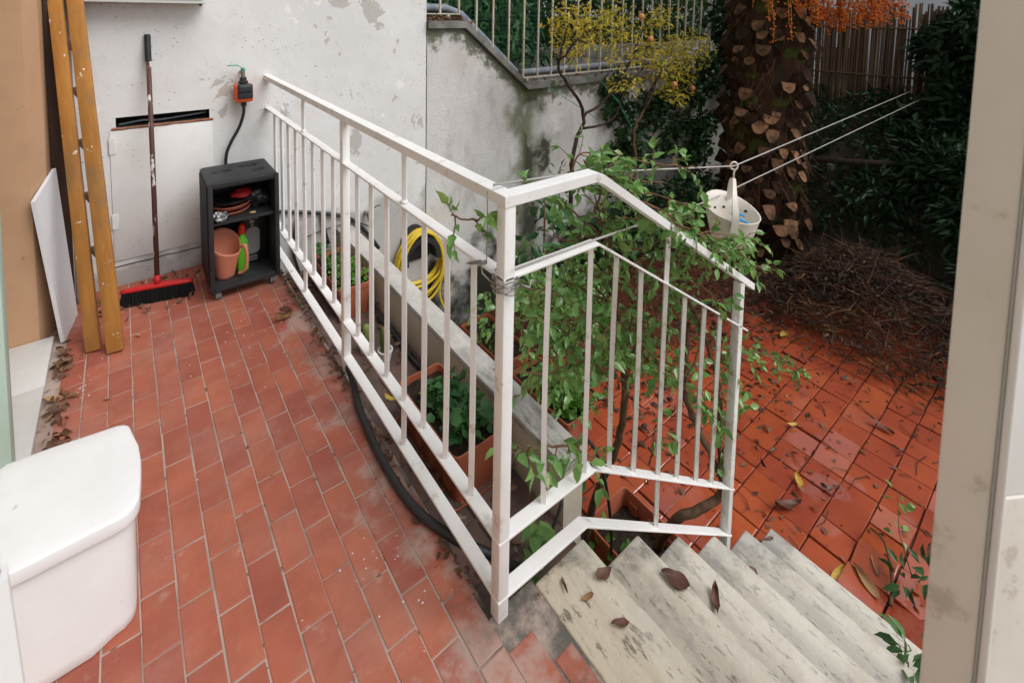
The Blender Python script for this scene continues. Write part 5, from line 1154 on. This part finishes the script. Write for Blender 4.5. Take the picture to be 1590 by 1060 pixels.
big_tree('bay_tree', 'dark bay tree rising between the fence end and the palm', (6.9, 3.0, bank_z(6.9)), 2.6, [(6.6, 2.9, 1.6), (6.9, 3.1, 2.0), (6.5, 3.2, 1.8), (6.3, 2.95, .9), (6.2, 3.1, 1.4)], (.4, .35, .4), 3600, .14, .35, 'dark')
# brush heap
t = thing('brush_heap', 'heap of cut brown twigs and dead fronds on the wet paving', 'brush heap', (4.65, 1.25, GZ)); t['kind'] = 'stuff'
mm = MB()
def heap_h(x, y): return .50*math.exp(-((x-4.9)/.75)**2-((y-1.35)/.52)**2)+.22*math.exp(-((x-4.95)/.5)**2-((y-.75)/.55)**2)
for k in range(2600):
    x, y = random.gauss(4.85, .42), random.gauss(1.2, .46)
    if x < 4.0+.35*abs(y-1.1) : x = 4.1+random.random()*.4+.2*abs(y-1.1)
    z = GZ+heap_h(x, y)*random.random()**.5+.01
    a = random.gauss(-1.15, .6) if random.random() < .45 else random.uniform(0, 2*PI); L_ = random.uniform(.06, .5)*random.random()**.3; d = Vector((math.cos(a), math.sin(a), random.gauss(.0, .4))); pts = [Vector((x, y, z))]
    for j in range(4):
        d = (d+Vector((random.gauss(0, .17), random.gauss(0, .17), random.gauss(-.05, .14)))).normalized(); q = pts[-1]+d*L_/4; q.z = max(q.z, GZ+.006); pts.append(q)
    mm.tube([q-t.location for q in pts], random.choice((.0015, .002, .0025, .003, .004, .005, .010)), .001, n=4, cap=False)
hp = mm.build('twigs', M['brush'], t); stuff(hp)
n = 2600; xs = rng.normal(4.85, .40, n); ysn = rng.normal(1.2, .42, n); pz = np.array([GZ+heap_h(a, b)*(.6+.4*random.random())+.01 for a, b in zip(xs, ysn)]); pb = np.column_stack([xs, ysn, pz])
stuff(put('dead_leaves', leaf_cloud('dead_leaves', pb-np.array(t.location), rng.normal(size=(n, 3))*np.array([1, 1, .5]), .05, .3, M['deadheap'], False, .8), t))
del t['kind']
# far pale house beyond the bamboo fence
t = thing('neighbour_house', 'pale neighbouring house far behind the bamboo fence', 'house', (13.5, 3.0, GZ))
mm = MB(); mm.box(-1, 6, -5.0, 4.0, 0, 7); mm.build('wall', M['nhouse'], t)
mm = MB(); mm.tube([(-1.06, .08, 0), (-1.06, .08, 7)], .05, n=8); mm.build('downpipe', M['pvc'], t, True)
for wy, wz in ((-3.2, 3.4), (-.9, 3.4), (1.6, 3.4), (-3.2, 5.4), (1.6, 5.4)):
    mm = MB(); mm.box(-1.03, -1.001, wy-.5, wy+.5, wz, wz+1.3); w1 = mm.build('window', M['white_door'], t)
    mm = MB(); mm.box(-1.036, -1.031, wy-.42, wy+.42, wz+.08, wz+1.22); mm.build('pane', M['darkgrey'], w1)

# ================================================================= NEAR FRAME
# cream post at the right
pq = Vector(D['post'][0]); vdir = Vector((pq.x, pq.y, 0)).normalized(); side = Vector((vdir.y, -vdir.x, 0))
t = thing('door_post', 'cream painted door post at the right with rust specks', 'door post', (pq.x, pq.y, 0))
t.rotation_euler.z = math.atan2(side.y, side.x)
def nb_(name, u0, u1, v0, v1, z0, z1, mat, b=.003, par=None): mm = MB(); mm.bbox(u0, u1, v0, v1, z0, z1, b, 3); return mm.build(name, M[mat], par or t, 40)
nb_('post', -.001, .046, 0, .05, -.004, 2.6, 'postw')
nb_('groove', .0463, .0495, .006, .04, -.004, 2.6, 'white_door', .001)
nb_('bead', .0498, .058, -.006, .04, -.004, 2.6, 'white_door', .003)
t2 = thing('white_door', 'white panelled door leaf standing open behind the cream post', 'door', (1.045, .094, -.176)); t2.rotation_euler.z = math.radians(-32)
def wd(name, x0, x1, y0, y1, z0, z1, mat, b=.003): mm = MB(); mm.bbox(x0, x1, y0, y1, z0, z1, b, 2); return mm.build(name, M[mat], t2, 40)
wd('bottom_panel', 0, .42, 0, .03, .001, .90, 'postw'); wd('middle_panel', 0, .42, .004, .026, .9015, 1.36, 'whitebright'); wd('upper_panel', 0, .42, 0, .03, 1.3615, 2.3, 'postw')
mm = MB(); mm.tube([(.022+.014*math.cos(a), -.012, 1.24+.05*math.sin(a)) for a in [2*PI*i/20 for i in range(21)]], .005, n=8); mm.build('handle', M['postw'], t2, True)
# white shutter edge at the lower left, close to the camera
s0 = Vector(D['strip'][0]); vd = Vector((s0.x, s0.y, 0)).normalized(); sd2 = Vector((vd.y, -vd.x, 0))
t = thing('window_shutter', 'white shutter edge close by at the lower left corner', 'shutter', (s0.x, s0.y, .0)); t.rotation_euler.z = math.atan2(sd2.y, sd2.x)
def lean(z): return (z-s0.z)*-.05
mm = MB(); mm.loft([[Vector((lean(z)+u, v, z)) for u, v in ((-.09, 0), (0, 0), (.0, .02), (-.09, .02))] for z in (.3, .97)]); mm.build('lower_leaf', M['white_door'], t)
mm = MB(); mm.loft([[Vector((lean(z)*1.0+u, v, z)) for u, v in ((-.09, 0), (-.004, 0), (-.004, .02), (-.09, .02))] for z in (.985, 1.035)]); mm.build('edge_strip', M['lilac'], t)
mm = MB(); mm.ball((-.012, .004, .978), .008, 2, sc=(1, .6, .5)); mm.build('catch', M['brick'], t, True)

# ================================================================= FALLEN LEAVES AND LITTER
def leaf_rich(w, curl):
    n = 9; vs = []; fs = []; tw_ = random.uniform(-.5, .5); wav = random.uniform(0, 6)
    for i in range(n):
        t = i/(n-1); hw = w*.5*math.sin(PI*min(1, t**.8*1.0))**.75*(1-.25*t)+.006; bend = .22*curl*(t-.5)**2
        for u in (-1, -.5, 0, .5, 1): vs.append((hw*u*(1+.10*math.sin(9*t+wav+u)), t-.5, bend+curl*.14*abs(u)**1.5*(.6+.4*math.sin(5*t+wav))+tw_*u*hw*.25+.012*math.sin(13*t+4*u)))
    for i in range(n-1):
        for j in range(4): fs.append((i*5+j, i*5+j+1, (i+1)*5+j+1, (i+1)*5+j))
    return np.array(vs), np.array(fs)
def fallen(loc, L_, w, mat, lab, rz=None, group=None, curl=1., tilt=.12, name='fallen_leaf'):
    v, f_ = leaf_rich(w*.8, curl); me = npmesh('fallen_leaf', v*L_, f_, M[mat], True)
    o = put(name, me, None, Vector(loc)+Vector((0, 0, .004))); o.rotation_euler = (random.gauss(0, tilt), random.gauss(0, tilt), random.uniform(0, 6.28) if rz is None else rz); tag(o, lab, 'leaf', group); return o
ls = D['leaves_step']
fallen(ls[0], .05, .75, 'deadbrown', 'round russet fallen leaf on the top stair tread near the railing')
fallen(ls[2], .035, .55, 'deadtan', 'small tan leaf scrap in the middle of the top stair tread')
fallen(ls[3], .045, .5, 'deadbrown', 'narrow brown leaf standing on the lower part of the top tread')
fallen(ls[4], .04, .25, 'deadbrown', 'thin green brown willow like leaf near the terrace edge of the top tread')
fallen(ls[5], .082, .8, 'deadbrown', 'largest brown leaf lying at the nosing of the second stair tread', .4)
fallen(ls[7], .08, .42, 'deadbrown', 'long curled dark leaf on the third stair tread', 2.2, None, 2.2)
fallen(ls[8], .075, .75, 'deadbrown', 'broad mauve brown leaf on the fifth stair tread', 1.7)
fallen(ls[9], .05, .4, 'deadbrown', 'small curled leaf on the bottom stair tread corner', 1.0)
gl = D['leaves_gard']
glab = [('deadbrown', .17, .35, 'long dark grey leaf on the paving beside the stair foot'), ('deadyellow', .09, .5, 'pale yellow leaf on the wet paving near the stair foot'), ('deadbrown', .13, .35, 'dark curled leaf on the wet paving near the white post'), ('deadyellow', .11, .6, 'pale yellow leaf at the edge of the brush heap'), ('deadyellow', .12, .4, 'yellow leaf beside the lifted paving tile'), ('deadtan', .14, .4, 'long tan leaf lying by the lifted paving tile'), ('deadtan', .10, .4, 'orange tan leaf right of the lifted paving tile')]
for q, (mt_, L_, w, lab) in zip(gl, glab): fallen(q, L_, w, mt_, lab)
for q in gl[7:]: fallen(q, random.uniform(.04, .08), .45, random.choice(('deadbrown', 'deadbrown', 'deadtan', 'deadyellow')), 'small fallen leaf on the wet red paving', None, 'small leaves on the garden paving')
tl = D['leaves_ter']
fallen(tl[0], .085, .85, 'deadtan', 'large curled tan leaf on the terrace near the black shelf', 2.0, None, 2.5)
fallen(Vector(tl[0])+Vector((.01, .03, .012)), .07, .8, 'deadbrown', 'russet leaf folded over the large tan leaf near the shelf', .6, None, 2)
fallen(tl[2], .075, .6, 'deadtan', 'pale tan leaf on the tiles beside the marble threshold', 1.2)
fallen(tl[3], .06, .6, 'deadyellow', 'orange yellow leaf in the channel gap under the railing', .3)
fallen(tl[4], .026, .7, 'deadtan', 'small tan leaf alone on the tiles before the ladder')
fallen(tl[7], .024, .7, 'deadtan', 'tiny pale leaf near the back of the white bin')
fallen(tl[8], .035, .4, 'deadtan', 'little curled leaf by the rail edge of the terrace')
def litter(name, lab, n, fx, L_, mat='dead', w=.5):
    p_ = np.array([fx() for _ in range(n)]); d = rng.normal(size=(n, 3))*np.array([1, 1, .35]); o = put(name, leaf_cloud(name, p_, d, L_, w, M[mat], True, 1.2, .5)); stuff(o); tag(o, lab, 'leaf litter'); return o
litter('leaf_litter', 'dry leaf litter along the wall foot by the broom', 130, lambda: (random.gauss(.06, .14), 3.02+random.gauss(0, .07), .006+.012*random.random()), .03)
litter('leaf_litter', 'dry leaf litter by the marble threshold', 120, lambda: (-.245+abs(random.gauss(0, .025)), random.choice((2.15, 2.35, 2.6, 2.68))+random.gauss(0, .05), .005+.012*random.random()), .03)
litter('leaf_litter', 'brown leaf litter in the channel', 420, lambda: (random.uniform(.69, 1.09), random.choice((random.uniform(.9, 3.2), random.gauss(3.05, .1))), -.215+.02*random.random()), .035)
litter('leaf_litter', 'crumbled leaf debris along the terrace edge', 170, lambda: (.655+random.gauss(0, .015), random.uniform(.95, 2.9), .0+.008*random.random()), .022)
litter('leaf_litter', 'dark leaf debris on the wet garden paving', 420, lambda: (random.uniform(1.7, 4.6), random.choice((random.uniform(.2, 2.2), random.gauss(1.3, .4))), GZ+.004+.004*random.random()), .03)
litter('leaf_litter', 'dark rotting leaves on the shaded paving behind the climber', 1500, lambda: (random.uniform(2.3, 4.8), random.gauss(2.05, .38), GZ+.004+.012*random.random()), .04, 'deadheap', .45)
litter('leaf_litter', 'brown leaf litter on the coping behind the fence bars', 420, lambda: (lambda x: (x, random.uniform(WY-.02, WY+.28), (1.402 if x < 2.1 else max(.845, 1.402-(x-2.1)*.82))+.03*random.random()))(random.choice((random.uniform(1.8, 2.2), random.uniform(2.7, 5)))), .04)
mm = MB()
cc = [(-.20, 2.42, .03), (-.16, 2.50, .05), (.15, 2.55, .08), (.40, 2.45, .07), (.33, 2.25, .1), (.5, 1.15, .06), (.2, 2.3, .2), (.55, 1.0, .05)]
for k in range(75): c_ = random.choice(cc); q = Vector((random.gauss(c_[0], c_[2]), random.gauss(c_[1], c_[2]), .0)); r = random.uniform(.0008, .0028); mm.ball(q+Vector((0, 0, r*.3)), r, 1, sc=(1.2, 1, .5))
o = mm.build('plaster_crumbs', M['white_door'], None, True); stuff(o); tag(o, 'white plaster crumbs scattered on the terrace tiles', 'crumbs')
mm = MB()
for k in range(26):
    x, y = random.uniform(2.3, 4.2), random.uniform(.3, 1.9); a = random.uniform(0, 6.28); L_ = random.uniform(.05, .22); mm.tube([(x, y, GZ+.006), (x+L_*.5*math.cos(a), y+L_*.5*math.sin(a), GZ+.012), (x+L_*math.cos(a+.2), y+L_*math.sin(a+.2), GZ+.006)], .003, .0015, n=4)
o = mm.build('fallen_twigs', M['brush']); stuff(o); tag(o, 'thin fallen twigs on the wet garden paving', 'twigs')
mm = MB(); mm.tube(smooth_path([(2.52, .45, GZ+.03), (2.62, .47, GZ+.05), (2.74, .53, GZ+.09), (2.8, .6, GZ+.06)]), .008, .004, n=6); o = mm.build('fallen_branch', M['bark'], None, True); tag(o, 'short mossy branch lying over the lifted paving tiles', 'branch')
